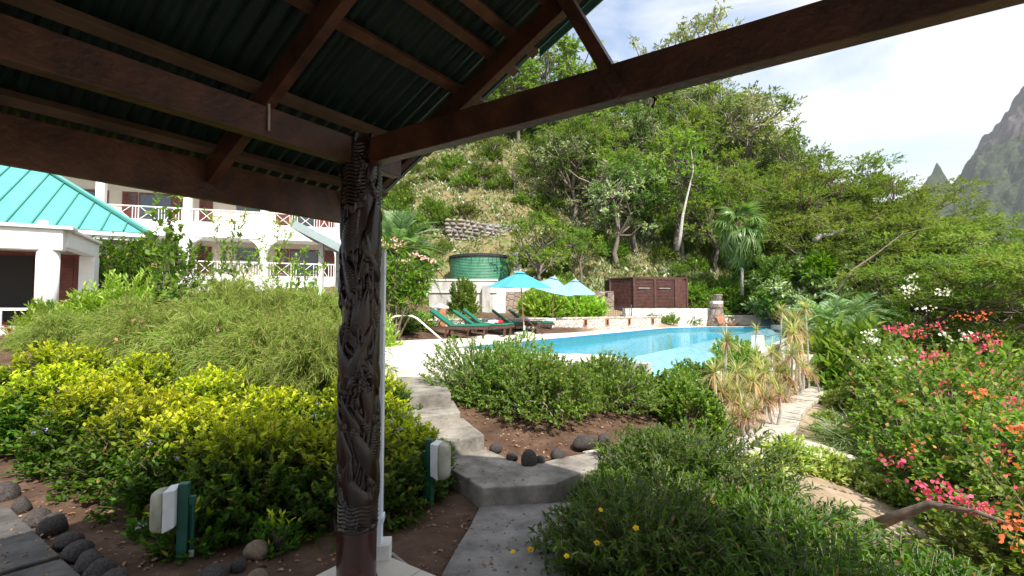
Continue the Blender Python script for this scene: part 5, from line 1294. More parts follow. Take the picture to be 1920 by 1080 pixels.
# dark climbers added to stand in for the shade beneath the teal eave
dm = shrub_mesh(rg, 1.7, .35, 1.5, 520, 14, .14, LM['dark'], 'leaf', .35, 1.0, 0, lo=-.9, z0=1.5)
ce = P(222, 520, 15.6); 
for q_, (px_, lb_) in enumerate([(195, 'dark green climber added for the eave shade beside the porch side wall'), (250, 'dark green climber added for the shade under the middle of the teal eave'), (300, 'dark green climber added for the shade under the end of the teal eave')]):
    c_ = P(px_, 520, 15.2); place_shrub('shade_climber', lb_, 'climber', (c_.x, c_.y, .9), dm, math.atan2(e_.y, e_.x) + q_ * .04, (.85, 1, .92))
# tall whippy shoots
def shoots(rg, tops, base, size, lm, per=46, tpl='leaf', wob=.12, bare=.25, r0=.012, side=5):
    fo = []; stv = []
    for tp in tops:
        tp = np.array(tp); b0 = np.array(base) + rg.normal(0, .12, 3) * np.array([1, 1, 0]); n = 10
        pts = [b0 + (tp - b0) * (k / n) + np.array([math.sin(k * .7 + tp[0] * 3) * wob * k / n, math.cos(k * .9) * wob * .6 * k / n, 0]) for k in range(n + 1)]
        pts = np.array(pts); stv.append(sticks(pts[:-1], pts[1:], np.linspace(r0, r0 * .3, n)))
        k0 = int(n * bare); s_ = []; e_2 = []
        for q in range(k0, n):
            for _ in range(side):
                f = rg.random(); p = pts[q] * (1 - f) + pts[q + 1] * f; dd = nrm(rg.normal(size=3) + np.array([0, 0, .9])); s_.append(p); e_2.append(p + dd * rg.uniform(.1, .38) * (1.1 - q / n * .6))
        s_ = np.array(s_); e_2 = np.array(e_2); stv.append(sticks(s_, e_2, r0 * .25)); fo.append(twig_leaves(s_, e_2, max(3, per // side // 1), size, rg, tpl, .9, .1, .2))
    fo = merge(fo); stv = merge(stv)
    return npmesh('foliage', fo[0], fo[1], lm, fo[2]), npmesh('stems', stv[0], stv[1], M['twig'], stv[2])
rg = np.random.default_rng(31)
for nm_, lb, tops, by, lm, sz_ in [
    ('tall_shrub', 'tall loose shrub with upright leafy shoots in front of the balconies', [(408, 405), (425, 455), (440, 420), (470, 470), (455, 395)], 9.6, LM['mid'], .085),
    ('tall_shrub', 'wispy shrub with bent shoots before the second balcony column', [(500, 440), (520, 415), (545, 400), (555, 470), (490, 480)], 9.8, LM['lime'], .08),
    ('tall_shrub', 'small leafy sapling shoots below the grey sloping roof edge', [(575, 475), (600, 490), (560, 500)], 9.4, LM['mid'], .08),
    ('climbing_sapling', 'leafy sapling with large round leaves crossing the upper balcony', [(300, 362), (330, 365), (315, 400), (285, 440), (350, 470), (335, 430)], 8.8, LM['mid'], .11)]:
    bx = sum(t[0] for t in tops) / len(tops); bX = PX(bx, by); zb_g = tz(bX, by)
    tp3 = [P(x, y, by + rg.uniform(-.3, .3)) - Vector((bX, by, zb_g)) for x, y in tops]
    mm = shoots(rg, [tuple(t) for t in tp3], (0, 0, 0), sz_, lm, 30 if sz_ < .1 else 16, 'leaf' if sz_ < .1 else 'round')
    place_shrub(nm_, lb, 'shrub', (bX, by, zb_g), mm)
# red bromeliad like plants by the porch
def rosette(rg, n, L_, wdt, bend, lm, lo=-.2, hi=1.0, tonef=None, name='leaves'):
    a = rg.uniform(0, 2 * math.pi, n); el = rg.uniform(lo, hi, n) * math.pi / 2
    d = np.stack([np.cos(a) * np.cos(el), np.sin(a) * np.cos(el), np.sin(el)], 1)
    side = np.stack([-np.sin(a), np.cos(a), np.zeros(n)], 1); nn = np.cross(side, d) * -1; nn = np.where(nn[:, 2:3] < 0, -nn, nn) + .05 * rg.normal(size=(n, 3))
    t = tonef(el) if tonef else rg.random(n) * .5
    return scatter(T_blade(wdt, bend, 4), frames(d, nn, L_ * rg.uniform(.75, 1.15, n)), np.zeros((n, 3)) + d * .02, t)
rg = np.random.default_rng(77)
LM['brom'] = leafmat('bromeliad_leaves', [(.30, .04, .05), (.42, .10, .08), (.20, .05, .03)], [(.25, .35, .08)])
for i, (px_, py_, Y, lb) in enumerate([(25, 610, 9.6, 'red leaved bromeliad in front of the porch railing'), (85, 612, 9.4, 'red leaved bromeliad at the foot of the porch column')]):
    r_ = rosette(rg, 40, .5, .09, .35, LM['brom'], .1, .95); o = link('bromeliad', npmesh('bromeliad', r_[0], r_[1], LM['brom'], r_[2]), None, None, P(px_, py_, Y)); tag(o, lb, 'plant')
    o.location.z = tz(o.location.x, o.location.y)

# ---- central bush, hedge along the pool wall, big foreground bush
rg = np.random.default_rng(41)
mA = shrub_mesh(rg, 1.12, 1.0, .95, 1000, 14, .066, LM['mid'], 'leaf', .18, 1.15, .2, lo=-.05, stem=M['twig_pale'], shell=.45, stem_r=.008, base_stems=26, z0=.12)
mB_ = shrub_mesh(rg, 1.0, .9, 1.0, 1000, 14, .064, LM['mid'], 'leaf', .18, 1.15, .2, lo=-.1, stem=M['twig_pale'], shell=.5, stem_r=.008, base_stems=24, z0=.12)
cb = [(-.30, 6.85, .80, 1, 'twiggy green bush on the bare bed right of the concrete steps'), (.45, 6.6, .84, 0, 'wide twiggy green bush in the centre before the pool'), (1.3, 7.3, .86, 0, 'twiggy bush whose bare branches show at the pool corner'), (-.05, 7.75, .80, 1, 'green bush at the edge of the pool deck beside the steps')]
for i, (x, y, s, k, lb) in enumerate(cb): place_shrub('twiggy_bush', lb, 'bush', gz(x, y, -.02), (mA, mB_)[k], i * 1.4, s, 'twiggy bushes between steps and pool')
mC = shrub_mesh(rg, 1.0, .8, 1.0, 800, 15, .075, LM['mid'], 'round', .22, 1.0, .2, lo=-.3, z0=.2, shell=.6)
hb_ = [(2.15, 7.7, .50, 'dense round leaved shrub below the white pool wall, nearest one'), (3.0, 8.7, .54, 'dense round leaved shrub second along the white pool wall'), (3.75, 9.7, .66, 'dense round leaved shrub third along the white pool wall'), (4.75, 11.1, .8, 'bright dense shrub behind the first dracaenas'), (6.1, 13.2, .9, 'dense shrub farther along the pool wall among dracaenas'), (2.7, 7.3, .6, 'low dense shrub in front of the pool wall row')]
for i, (x, y, s, lb) in enumerate(hb_): place_shrub('dense_shrub', lb, 'shrub', gz(x, y, -.05), mC, i * 2.2, s, 'dense shrubs along the pool wall')
mD = [shrub_mesh(rg, 1.15, 1.0, .72, 1050, 14, .076, LM['dark'], T_leaf6(.30, .06, .15), .26, 1.25, .1, lo=-.05, stem=M['twig_pale'], shell=.25, la=.5, stem_r=.006, base_stems=34, z0=.1) for _ in range(2)]
fb_ = [(.85, 3.35, .72, 0, 'low dark bush with yellow trumpet flowers at the bottom centre'), (1.75, 3.75, .92, 1, 'broad dark green bush in the foreground right of the path'), (1.5, 4.75, .86, 0, 'dark green bush behind the broad one, near the landing'), (2.6, 3.2, .95, 1, 'dark green bush at the bottom below the bougainvillea'), (1.0, 4.55, .50, 1, 'small green bush covering the right end of the landing'),
      (1.7, 2.7, .8, 0, 'dark bush cut by the lower edge of the picture'), (1.75, 5.6, .55, 0, 'small green bush beside the path behind the dark bushes')]
for i, (x, y, s, k, lb) in enumerate(fb_): place_shrub('foreground_bush', lb, 'bush', gz(x, y, -.02), mD[k], i * 2.6 + .5, s, 'dark foreground bushes')
# bare bent twig and yellow flowers
b3 = [P(*q) for q in [(1190, 1010, 2.9), (1200, 985, 2.8), (1225, 990, 2.75), (1265, 975, 2.7)]]
def trumpets(pts, nm_, label):
    r = empty(nm_, pts[0], label=label, cat='flowers')
    for p in pts:
        q = p - pts[0]; rgx = random.Random(int(p.x * 1000)); dv = Vector((rgx.uniform(-.6, .3), -1, rgx.uniform(.2, .7))).normalized()
        x = dv.cross(Vector((0, 0, 1))).normalized(); y = x.cross(dv); vs = []; fs = []
        sz_f = rgx.uniform(.7, 1.1)
        for j, (rad, l_) in enumerate([(.002, -.02), (.003, .0), (.007, .014), (.014, .018)]):
            for k in range(10):
                a = 2 * math.pi * k / 10; rr_ = rad * (1 + (.35 if k % 2 == 0 and j == 3 else 0)); vs.append(q + (dv * l_ + x * math.cos(a) * rr_ + y * math.sin(a) * rr_ * .8) * sz_f)
            if j: fs += [((j - 1) * 10 + k, (j - 1) * 10 + (k + 1) % 10, j * 10 + (k + 1) % 10, j * 10 + k) for k in range(10)]
        MB().add(vs, fs).build('flower', M['petal_yellow'], r)
    return r
trumpets([P(963, 1035, 2.55), P(997, 1030, 2.55)], 'yellow_flowers', 'pair of yellow trumpet flowers hanging over the lower path')
trumpets([P(1336, 942, 3.2), P(1128, 955, 3.1), P(1192, 990, 2.8), P(1120, 1018, 2.7), P(1062, 1043, 2.6)], 'yellow_flowers', 'scattered single yellow trumpets over the dark foreground bushes')

# ---- dracaenas
rg = np.random.default_rng(55)
def drac_head(rg, L_=.55, n=85, red=.35):
    def tf(el): return np.clip((.35 - el) * 1.1 + rg.normal(0, .15, len(el)) + red - .3, 0, 1)
    r_ = rosette(rg, n, L_, .055, .45, LM['drac'], -.45, 1.0, tf); return r_
heads = []
for k, red in enumerate((.0, .15, .35, .6)):
    r_ = drac_head(rg, .5, 90, red); heads.append(npmesh('leaf_head', r_[0], r_[1], LM['drac'], r_[2]))
def dracaena(px, py_list, Y, label, hs_=1.0, base_px=None):
    """one plant, several stems each with a head at the given pixel"""
    bX = PX(base_px or px, Y); zg = tz(bX, Y); r = empty('dracaena', (bX, Y, zg), label=label, cat='dracaena', group='dracaenas along the pool wall')
    for i, (hx_, hy_, k) in enumerate(py_list):
        tp_ = P(hx_, hy_, Y + rg.uniform(-.25, .25)) - Vector((bX, Y, zg)); b0 = Vector((rg.uniform(-.08, .08), rg.uniform(-.08, .08), 0)); mid_ = b0.lerp(tp_, .5) + Vector((rg.uniform(-.06, .06), 0, 0))
        MB().tube([b0, mid_, tp_], [.03, .022, .018], 6).build('trunk', M['bark_pale'], r)
        o = link('leaf_head', heads[k], None, r, tp_, rg.uniform(0, 6)); o.scale = (hs_ * .76,) * 3
    return r
D_L = [(1345, [(1350, 735, 3), (1330, 765, 3), (1372, 752, 2), (1340, 700, 1)], 8.2, 'red and straw coloured dracaena nearest the paved path', .95),
 (1395, [(1400, 785, 3), (1375, 792, 2), (1418, 768, 3), (1392, 765, 3)], 7.9, 'low reddish dracaena beside the pale rock', .85),
 (1400, [(1382, 700, 1), (1412, 715, 2), (1430, 745, 3)], 8.9, 'yellowish dracaena behind the low reddish one', 1.0),
 (1352, [(1355, 690, 0), (1362, 640, 0)], 9.2, 'thin pale dracaena leaning over the pool edge', .95),
 (1430, [(1432, 700, 1), (1452, 725, 3), (1420, 690, 0), (1408, 735, 2)], 9.8, 'bushy dracaena with pink lower leaves in the middle of the row', 1.1),
 (1445, [(1442, 755, 3), (1462, 740, 3)], 9.0, 'reddish low dracaena by the earth bank', .85),
 (1395, [(1392, 672, 0), (1418, 668, 0)], 11.4, 'pale dracaena heads against the white weir', 1.2),
 (1440, [(1446, 662, 0), (1458, 678, 1)], 12.0, 'straw coloured dracaena in front of the pool corner', 1.25),
 (1470, [(1465, 700, 2), (1485, 668, 1), (1480, 710, 3), (1472, 735, 3)], 11.2, 'large dracaena close to the white garden wall', 1.2),
 (1492, [(1495, 655, 2), (1505, 690, 3), (1488, 625, 1)], 12.2, 'reddish dracaena standing over the white garden wall', 1.25),
 (1500, [(1490, 602, 0), (1500, 618, 0), (1480, 615, 0)], 13.0, 'tall thick headed dracaena right of the pool corner', 1.3),
 (1508, [(1510, 578, 0)], 13.2, 'tallest thin stemmed dracaena with a single pale tuft', 1.0),
 (1466, [(1466, 584, 0)], 14.0, 'thin tall dracaena tuft in front of the end pier', 1.0),
 (1420, [(1418, 618, 0)], 14.5, 'single small dracaena tuft over the pool water', .75),
 (1385, [(1384, 738, 2), (1366, 722, 1)], 8.6, 'dracaena with drooping straw leaves between red ones', .95),
 (1530, [(1520, 700, 2)], 12.6, 'dark stemmed dracaena beside the end of the white wall', .9)]
for q in D_L: dracaena(*q[:4], hs_=q[4])

# ---- small shrubs by the path
rg = np.random.default_rng(61)
mv = [shrub_mesh(rg, .5, .45, .42, 260, 13, .085, LM['vari'], 'leaf', .16, .9, .3, lo=0, shell=.5) for _ in range(2)]
for i, (px_, py_, z, s, lb) in enumerate([(1470, 860, -.58, 1.0, 'variegated yellow shrub where the two paths meet'), (1545, 870, -.66, .9, 'variegated yellow shrub right of the path junction'), (1435, 895, -.5, .8, 'variegated shrub partly behind the dark foreground bush'),
     (1600, 895, -.8, .75, 'variegated yellow shrub below the bougainvillea stem'), (1565, 752, -.62, 1.05, 'variegated shrub across the path from the white wall'), (1590, 735, -.62, 1.1, 'variegated shrub beside the grass clump'), (1532, 795, -.62, .42, 'small single variegated seedling on bare soil'), (1548, 775, -.62, .55, 'small variegated plant between seedling and larger shrubs'), (1650, 925, -.9, .7, 'variegated shrub farther down the side path')]):
    p = G(px_, py_, z); place_shrub('variegated_shrub', lb, 'shrub', gz(p.x, p.y, -.02), mv[i % 2], i * 1.3, s, 'variegated shrubs by the path')
def grassclump(rg, n, L_, w_, bend, lm=LM['grass'], rad=.2):
    r_ = rosette(rg, n, L_, w_, bend, lm, .45, 1.0); off_ = np.repeat(np.stack([rg.normal(0, rad, n), rg.normal(0, rad, n), np.zeros(n)], 1), len(T_blade(w_, bend, 4)[0]), 0)
    return npmesh('grass_clump', r_[0] + off_, r_[1], lm, r_[2])
gm = grassclump(rg, 420, .85, .03, 1.0, rad=.22)
for i, (px_, py_, Y, s, lb) in enumerate([(1600, 790, 8.6, 1.0, 'arching bright grass clump at the left foot of the bougainvillea'), (1622, 820, 8.0, .9, 'arching grass clump in front of the taller one'), (1545, 690, 14.5, 1.0, 'strappy grass clump behind the low grey wall'), (1575, 690, 14.0, .9, 'second strappy grass clump right of the low grey wall')]):
    x = PX(px_, Y); o = link('grass_clump', gm, None, None, gz(x, Y), i, s); tag(o, lb, 'grass clump')

# ---- bougainvillea
rg = np.random.default_rng(71)
def boug(rg, rx, ry, rz, ntw, lsize=.075, nb_=26, per=13):
    e = dome(rg, ntw, rx, ry, rz, -.2, .45, lumps(rg, 14, .4)); e[:, 2] += rz * .35; e[:, 2] = np.maximum(e[:, 2], .1)
    dv = nrm(e + np.array([0, 0, .2])); dv = nrm(dv + .5 * rg.normal(size=dv.shape)); st = e - dv * rg.uniform(.18, .5, (len(e), 1)); st[:, 2] = np.maximum(st[:, 2], .05)
    fo = twig_leaves(st, e, per, lsize, rg, 'round', 1.0, .05, .15)
    hub = e[rg.choice(len(e), nb_, replace=False)] * .55; rt_ = np.zeros_like(hub); mid_ = (hub + rt_) / 2 + rg.normal(0, .1, hub.shape); idx = rg.choice(len(e), min(len(e), 420), replace=False)
    nr = np.argmin(((e[idx][:, None] - hub[None]) ** 2).sum(-1), 1)
    stv = merge([sticks(rt_, mid_, .030), sticks(mid_, hub, .02), sticks(hub[nr], st[idx], .007), sticks(st, e, .003)])
    # long arching whips above the crown
    W_ = []; 
    for k in range(14):
        a = rg.uniform(0, 6.28); p = np.array([rx * .6 * math.cos(a), ry * .6 * math.sin(a), rz * 1.1]); q = p + np.array([math.cos(a) * .5, math.sin(a) * .5, .55]) * rg.uniform(.6, 1.2); W_.append((p, q))
    W_ = np.array(W_); fo2 = twig_leaves(W_[:, 0], W_[:, 1], 26, lsize * .9, rg, 'round', .9, 0, .1); st2 = sticks(W_[:, 0], W_[:, 1], .005)
    fo = merge([fo, fo2]); stv = merge([stv, st2])
    return (npmesh('foliage', fo[0], fo[1], LM['boug'], fo[2]), npmesh('stems', stv[0], stv[1], M['twig'], stv[2]), e, W_)
BG = [boug(rg, 1.1, 1.0, 1.2, 620, nb_=34, per=12), boug(rg, 1.2, 1.1, 1.1, 820, nb_=34), boug(rg, 1.6, 1.3, 1.3, 1000, .10)]
def bracts(parent, idx, e, m_, nclus, size, per=14, zmin=.2, sel=None):
    r = np.random.default_rng(idx); cand = e[e[:, 2] > zmin * e[:, 2].max()] * 1.04
    if sel is not None: cand = cand[sel(cand)]
    c = cand[r.choice(len(cand), min(nclus, len(cand)), replace=False)]
    return flowers('flowers', c, per, size, m_, spread=.055, tpl='round', seed=idx, parent=parent)
bgl = [(5.5, 5.95, 0, .95, 'bougainvillea bush with thick leaning trunk beside the side path', 'petal_orange', 5, .05),
       (6.3, 6.5, 1, 1.0, 'orange and pink bougainvillea at the right frame edge', 'petal_orange', 8, .042),
       (6.75, 7.8, 0, 1.1, 'pink bougainvillea behind the leaning one', 'petal_pink', 6, .045),
       (8.0, 8.6, 1, 1.2, 'bougainvillea with pink and orange sprays against the trees', 'petal_pink', 12, .048),
       (8.3, 10.4, 2, .95, 'white flowering bougainvillea with long arching shoots', 'petal_white', 12, .05),
       (10.3, 11.6, 2, 1.05, 'orange topped bougainvillea farther down the slope', 'petal_pink', 12, .055),
       (5.0, 4.3, 1, .85, 'bougainvillea with crimson bracts in the lower right corner', 'petal_pink', 7, .045),
       (8.8, 9.6, 2, .95, 'bougainvillea mixed pink and white near the right edge', 'petal_pink', 10, .05)]
for i, (x, y, k, s, lb, pm, nc, ps_) in enumerate(bgl):
    g_ = BG[k]; r = place_shrub('bougainvillea', lb, 'bougainvillea', gz(x, y, -.05), g_[:2], i * 1.1, s, 'bougainvilleas on the slope')
    bracts(r, i + 1, g_[2], M[pm], nc, ps_, zmin=.55); bracts(r, i + 31, g_[2], M[['petal_pink', 'petal_orange', 'petal_pink'][i % 3]], max(2, nc // 4), ps_, zmin=.3)
def at_flowers(name, pix, m_, n, size, spread, label, seed):
    o = flowers(name, [P(*q) for q in pix], n, size, m_, spread=spread, tpl='round', seed=seed); tag(o, label, 'flowers', kind='stuff')
at_flowers('pink_flowers', [(1690, 620, 7.4), (1705, 618, 7.4), (1672, 618, 7.4), (1716, 630, 7.3), (1755, 612, 7.4), (1840, 640, 7.3), (1850, 655, 7.2), (1830, 632, 7.3), (1862, 645, 7.2), (1740, 668, 6.9), (1745, 672, 6.9), (1740, 922, 4.6), (1752, 915, 4.6), (1825, 945, 4.3), (1835, 958, 4.2), (1765, 920, 4.5), (1680, 868, 4.9), (1900, 757, 5.2), (1590, 1052, 4)], M['petal_pink'], 22, .045, .07, 'loose pink bract sprays over the right hand bushes', 3)
at_flowers('orange_flowers', [(1820, 592, 8.5), (1835, 598, 8.5), (1800, 594, 8.5), (1845, 590, 8.4), (1858, 628, 7.5), (1692, 748, 6.6), (1690, 752, 6.6), (1825, 738, 5.5), (1838, 742, 5.4), (1900, 800, 4.6), (1912, 808, 4.6), (1905, 795, 4.5), (1892, 978, 3.9), (1905, 985, 3.9), (1898, 1015, 3.7), (1915, 975, 3.8), (1720, 840, 5), (1895, 868, 4.5)], M['petal_orange'], 13, .042, .06, 'loose orange red bract sprays over the right hand bushes', 4)
at_flowers('white_flowers', [(1709, 523, 9.5), (1704, 536, 9.5), (1712, 545, 9.4), (1700, 552, 9.4), (1770, 548, 9.2), (1762, 550, 9.2), (1732, 578, 9), (1640, 635, 8.8), (1632, 640, 8.8), (1810, 632, 8), (1780, 633, 8), (1683, 678, 7.5), (1632, 622, 9)], M['petal_white'], 16, .05, .07, 'loose white bract sprays near the dark trees', 6)
# leaning trunk and bare whips
tr = [P(*q) for q in [(1640, 985, 4.9), (1690, 965, 4.7), (1745, 945, 4.5), (1830, 960, 4.2), (1900, 985, 3.9)]]
tk = empty('leaning_trunk', tr[0], label='dark leaning bougainvillea trunk above the side path', cat='trunk')
MB().tube([p - tr[0] for p in tr], [.06, .045, .035, .022, .012], 8).build('bark', M['twig'], tk, True)
MB().tube([tr[0] - tr[0], Vector((-.15, .1, -.5))], [.10, .13], 8).build('root', M['bark'], tk, True)

# ================================================================== trees
def mark(px_, Y):
    m_ = [(790, 'beside the carved post'), (850, 'above the cycad'), (905, 'above the left half of the tank'), (965, 'above the right half of the tank'), (1010, 'above the teal parasol'), (1060, 'above the middle parasol'), (1110, 'above the far parasol'), (1160, 'left of the shed'),
          (1225, 'over the shed left door'), (1290, 'over the shed right door'), (1345, 'above the stone fountain'), (1395, 'behind the fan palm'), (1450, 'right of the fan palm'), (1510, 'behind the mango like tree')]
    w_ = next((b for a, b in m_ if px_ < a), 'at the right end of the hill')
    d_ = 'on the hilltop' if Y > 56 else 'high up' if Y > 51 else 'upper slope' if Y > 46 else 'mid slope' if Y > 41 else 'lower slope' if Y > 36 else 'hill foot'
    return d_ + ' ' + w_
def sizew(s, a, b): return 'small' if s < a else ('large' if s > b else 'middling')
def tree_mesh(seed, H, kind, leaf='leaf', size=.24, lm=None, nclump=26, lpc=190, rx=.38, trunk_f=.35, rzf=.33, flat=.7, cr_=None, bark=None, lean=0, sparse=1.0, r0=None, tiers=None, spread=1.0):
    rg = np.random.default_rng(seed)
    fork = np.array([lean * H * .5, 0, H * trunk_f])
    cen = np.array([lean * H, 0, H * (1 - rzf)])
    d = nrm(rg.normal(size=(nclump * 3, 3))); d = d[d[:, 2] > -.55][:nclump]
    lf = lumps(rg, 8, .35)
    c = d * (rg.uniform(.45, 1.0, (len(d), 1)) ** .5) * lf(d)[:, None] * np.array([rx * H, rx * H, rzf * H]) + cen
    if tiers: c[:, 2] = cen[2] + (rg.integers(0, tiers, len(c)) / max(1, tiers - 1) - .5) * rzf * H * 1.5 + rg.normal(0, .12, len(c)) - (np.hypot(c[:, 0], c[:, 1]) / (rx * H)) ** 2 * .12 * H
    c[:, 2] = np.maximum(c[:, 2], H * .12)
    cs = (cr_ or .12 * H) * rg.uniform(.7, 1.35, len(c))
    tb_ = MB(); r0 = r0 or H * .022
    tb_.tube([(0, 0, -.6), tuple(fork * .5 + np.array([rg.normal(0, .02 * H), rg.normal(0, .02 * H), 0])), tuple(fork)], [r0 * 1.25, r0, r0 * .8], 7)
    parts = []; nl = 6
    # limbs gather clumps
    seeds = c[rg.choice(len(c), nl, replace=False)]
    lmid = fork + (seeds - fork) * .5 + rg.normal(0, .025 * H, seeds.shape)
    f_ = np.repeat(fork[None], nl, 0)
    parts += [sticks(f_, lmid, r0 * .6)]
    own = np.argmin(((c[:, None] - lmid[None]) ** 2).sum(-1), 1)
    m1 = (lmid[own] + c) / 2 + rg.normal(0, .03 * H, c.shape)
    parts += [sticks(lmid[own], m1, r0 * .36), sticks(m1, c, r0 * .22)]
    # twigs inside the clumps
    K = int(lpc * sparse / 9); n = len(c)
    dd = nrm(rg.normal(size=(n, K, 3))) * np.array([1, 1, flat]); e = c[:, None] + dd * cs[:, None, None] * rg.uniform(.5, 1.1, (n, K, 1)); st = c[:, None] + dd * cs[:, None, None] * .15
    e = e.reshape(-1, 3); st = st.reshape(-1, 3)
    ksel = rg.choice(len(e), min(len(e), 260), replace=False); parts.append(sticks(st[ksel], e[ksel], r0 * .07))
    ctone = np.repeat(rg.random(n) ** 2, K)
    fol = twig_leaves(st, e, 9, size, rg, leaf, spread, .25, .3, tone=lambda s, p: np.clip(ctone[:, None] * rg.random(s.shape) * 1.3, 0, 1), jit=.45 if not tiers else .2)
    br = merge(parts)
    tv = np.array(tb_.v); base = len(tv)
    me_t = npmesh('trunk', np.concatenate([tv, br[0]]), [np.array([f for f in tb_.f if len(f) == 4])] + [f + base for f in br[1]], bark or M['bark'], smooth=True)
    return me_t, npmesh('crown', fol[0], fol[1], lm or LM['forest'], fol[2])
PT = {
 'broad': [tree_mesh(1, 9, 'b', lm=LM['forest'], nclump=34, lpc=170, size=.27), tree_mesh(2, 9, 'b', lm=LM['forest'], nclump=30, lpc=190, size=.25, rx=.34, rzf=.38), tree_mesh(3, 9, 'b', lm=LM['forest_dark'], nclump=34, lpc=180, size=.26)],
 'tall': [tree_mesh(4, 10, 't', lm=LM['forest'], nclump=34, lpc=150, rx=.24, rzf=.42, trunk_f=.3, size=.25, cr_=.95), tree_mesh(5, 10, 't', lm=LM['forest_dark'], nclump=34, lpc=150, rx=.26, rzf=.42, trunk_f=.3, size=.25, cr_=1.0)],
 'open': [tree_mesh(6, 9, 'o', lm=LM['acacia'], nclump=34, lpc=120, rx=.42, rzf=.36, size=.22, bark=M['twig_pale'], cr_=.95), tree_mesh(7, 10, 'o', lm=LM['scrub'], nclump=34, lpc=110, rx=.34, rzf=.38, size=.22, bark=M['twig_pale'], cr_=.9)],
 'flat': [tree_mesh(8, 9, 'f', leaf='leaf', lm=LM['acacia'], nclump=64, lpc=330, rx=.62, rzf=.30, size=.21, r0=.13, flat=.30, tiers=5, cr_=1.5, spread=.8), tree_mesh(9, 9, 'f', leaf='leaf', lm=LM['acacia'], nclump=64, lpc=330, rx=.58, rzf=.36, size=.21, r0=.13, flat=.32, tiers=6, cr_=1.4, spread=.8)],
 'bright': [tree_mesh(10, 6, 'm', leaf='leaf', lm=LM['bright'], nclump=44, lpc=340, rx=.42, rzf=.42, size=.24, trunk_f=.2, cr_=.8)],
 'small': [tree_mesh(12, 5, 's', lm=LM['forest'], nclump=22, lpc=120, rx=.36, rzf=.4, size=.17, trunk_f=.3, cr_=.6), tree_mesh(13, 5, 's', lm=LM['acacia'], nclump=20, lpc=110, rx=.36, rzf=.4, size=.16, trunk_f=.3, cr_=.6)],
}
def tree(kind, x, y, s, label, group=None, k=0, cat='tree', dz=0, rz=None, sz=None):
    t, c = PT[kind][k % len(PT[kind])]
    r = empty('tree', gz(x, y, -.1 + dz), rz if rz is not None else (x * 7.3 + y * 3.1) % 6.28, label, cat, group); r.scale = (s, s, sz or s)
    link('trunk', t, None, r); link('crown', c, None, r); return r
# named trees
tree('broad', PX(1050, 50), 50, 1.42, 'tallest dark broadleaf tree standing on the slope beside the pavilion roof edge', k=0)
tree('broad', PX(985, 50), 51.5, 1.05, 'broadleaf tree just under the green roof verge', k=1)
tree('broad', PX(1105, 51), 51, 1.0, 'broadleaf tree right of the tallest one behind the sloping strut', k=2)
tree('broad', PX(1082, 49), 49, 1.0, 'leafy tree in front of the tallest one behind the strut', k=0)
tree('open', PX(1345, 58), 58.5, 1.55, 'loose pale topped tree rising above the long beam', k=1)
tree('open', PX(1300, 57), 58, 1.25, 'thin pale tree left of the one rising over the beam', k=0)
tree('open', PX(1210, 60), 60, 1.1, 'sparse tree on the ridge between strut and beam', k=1)
tree('open', PX(1340, 47), 47, 1.1, 'grey branched half bare tree below the beam', k=0)
tree('open', PX(1400, 46), 46, 1.15, 'pale bare limbed tree on the right shoulder of the hill', k=1)
tree('broad', PX(1425, 50), 50, 1.2, 'rounded tree on the skyline right under the beam', k=1)
tree('tall', PX(1465, 52), 52, .95, 'narrow tree at the right end of the hill skyline', k=0)
tree('small', PX(1010, 31.5), 31.5, 1.25, 'small forked tree with light leaves standing right of the tank', k=0)
tree('broad', PX(1090, 33), 33.5, .48, 'rounded dense bush tree above the parasols', k=0)
tree('tall', PX(1280, 36), 36.5, 1.05, 'tall tree with pale slim trunk behind the shed', k=0)
tree('bright', PX(1500, 27), 27, 1.0, 'bright green mango like tree right of the fan palm', k=0)
tree('bright', PX(1560, 25), 26, .75, 'lower bright green tree beside the dark palm leaves', k=0)
tree('bright', PX(1640, 22), 22, .62, 'small bright tree behind the white bougainvillea', k=0)
tree('bright', PX(1440, 30), 30.5, .6, 'dark green bushy tree left of the mango like tree', k=0)
for i, (px_, Y, s, lb) in enumerate([(1500, 36, 1.05, 'flat layered feathery tree behind the fan palm'), (1570, 38, 1.08, 'dome topped feathery tree at the foot of the hill skyline'), (1640, 36, 1.02, 'broad feathery tree with hanging pods left of the distant spire'), (1725, 36, .92, 'feathery tree below the distant rock spire'),
       (1800, 34, .84, 'feathery tree in front of the mountain foot'), (1880, 34, .86, 'feathery tree at the right edge before the mountain'), (1590, 29, .95, 'feathery tree with a long pale curved limb'), (1680, 28, .95, 'wide low feathery tree above the bougainvilleas'), (1770, 26, .9, 'feathery tree with yellowish sprays at the right'), (1850, 25, .85, 'near feathery tree at the right edge'),
       (1930, 26, .85, 'feathery tree cut by the right frame edge'), (1720, 21, .72, 'low feathery tree right behind the white flowers'), (1820, 20, .70, 'lowest feathery tree behind the pink flowers'), (1920, 19, .75, 'feathery tree low at the right edge behind orange flowers'), (1640, 44, 1.0, 'feathery tree farther back on the descending ridge'), (1990, 36, .9, 'feathery tree just outside the right edge')]):
    tree('flat', PX(px_, Y), Y, s, lb, 'feathery layered trees at the right', i)
for i, (px_, Y, s, k, lb) in enumerate([(905, 43, .62, 1, 'slim young tree on the open dry slope above the tank'), (925, 45, .7, 0, 'young tree beside the slim one above the tank'), (965, 42, .75, 1, 'young tree with light crown on the open slope right of the terrace'), (1005, 45, .9, 0, 'small tree on the open slope under the beam'), (860, 47, .7, 1, 'small pale tree high on the open slope'), (1040, 41, .9, 1, 'small tree at the edge of the wood above the parasols'), (945, 49, .8, 0, 'small tree close below the upper wood')]):
    tree('small', PX(px_, Y), Y, s, lb, k=k)
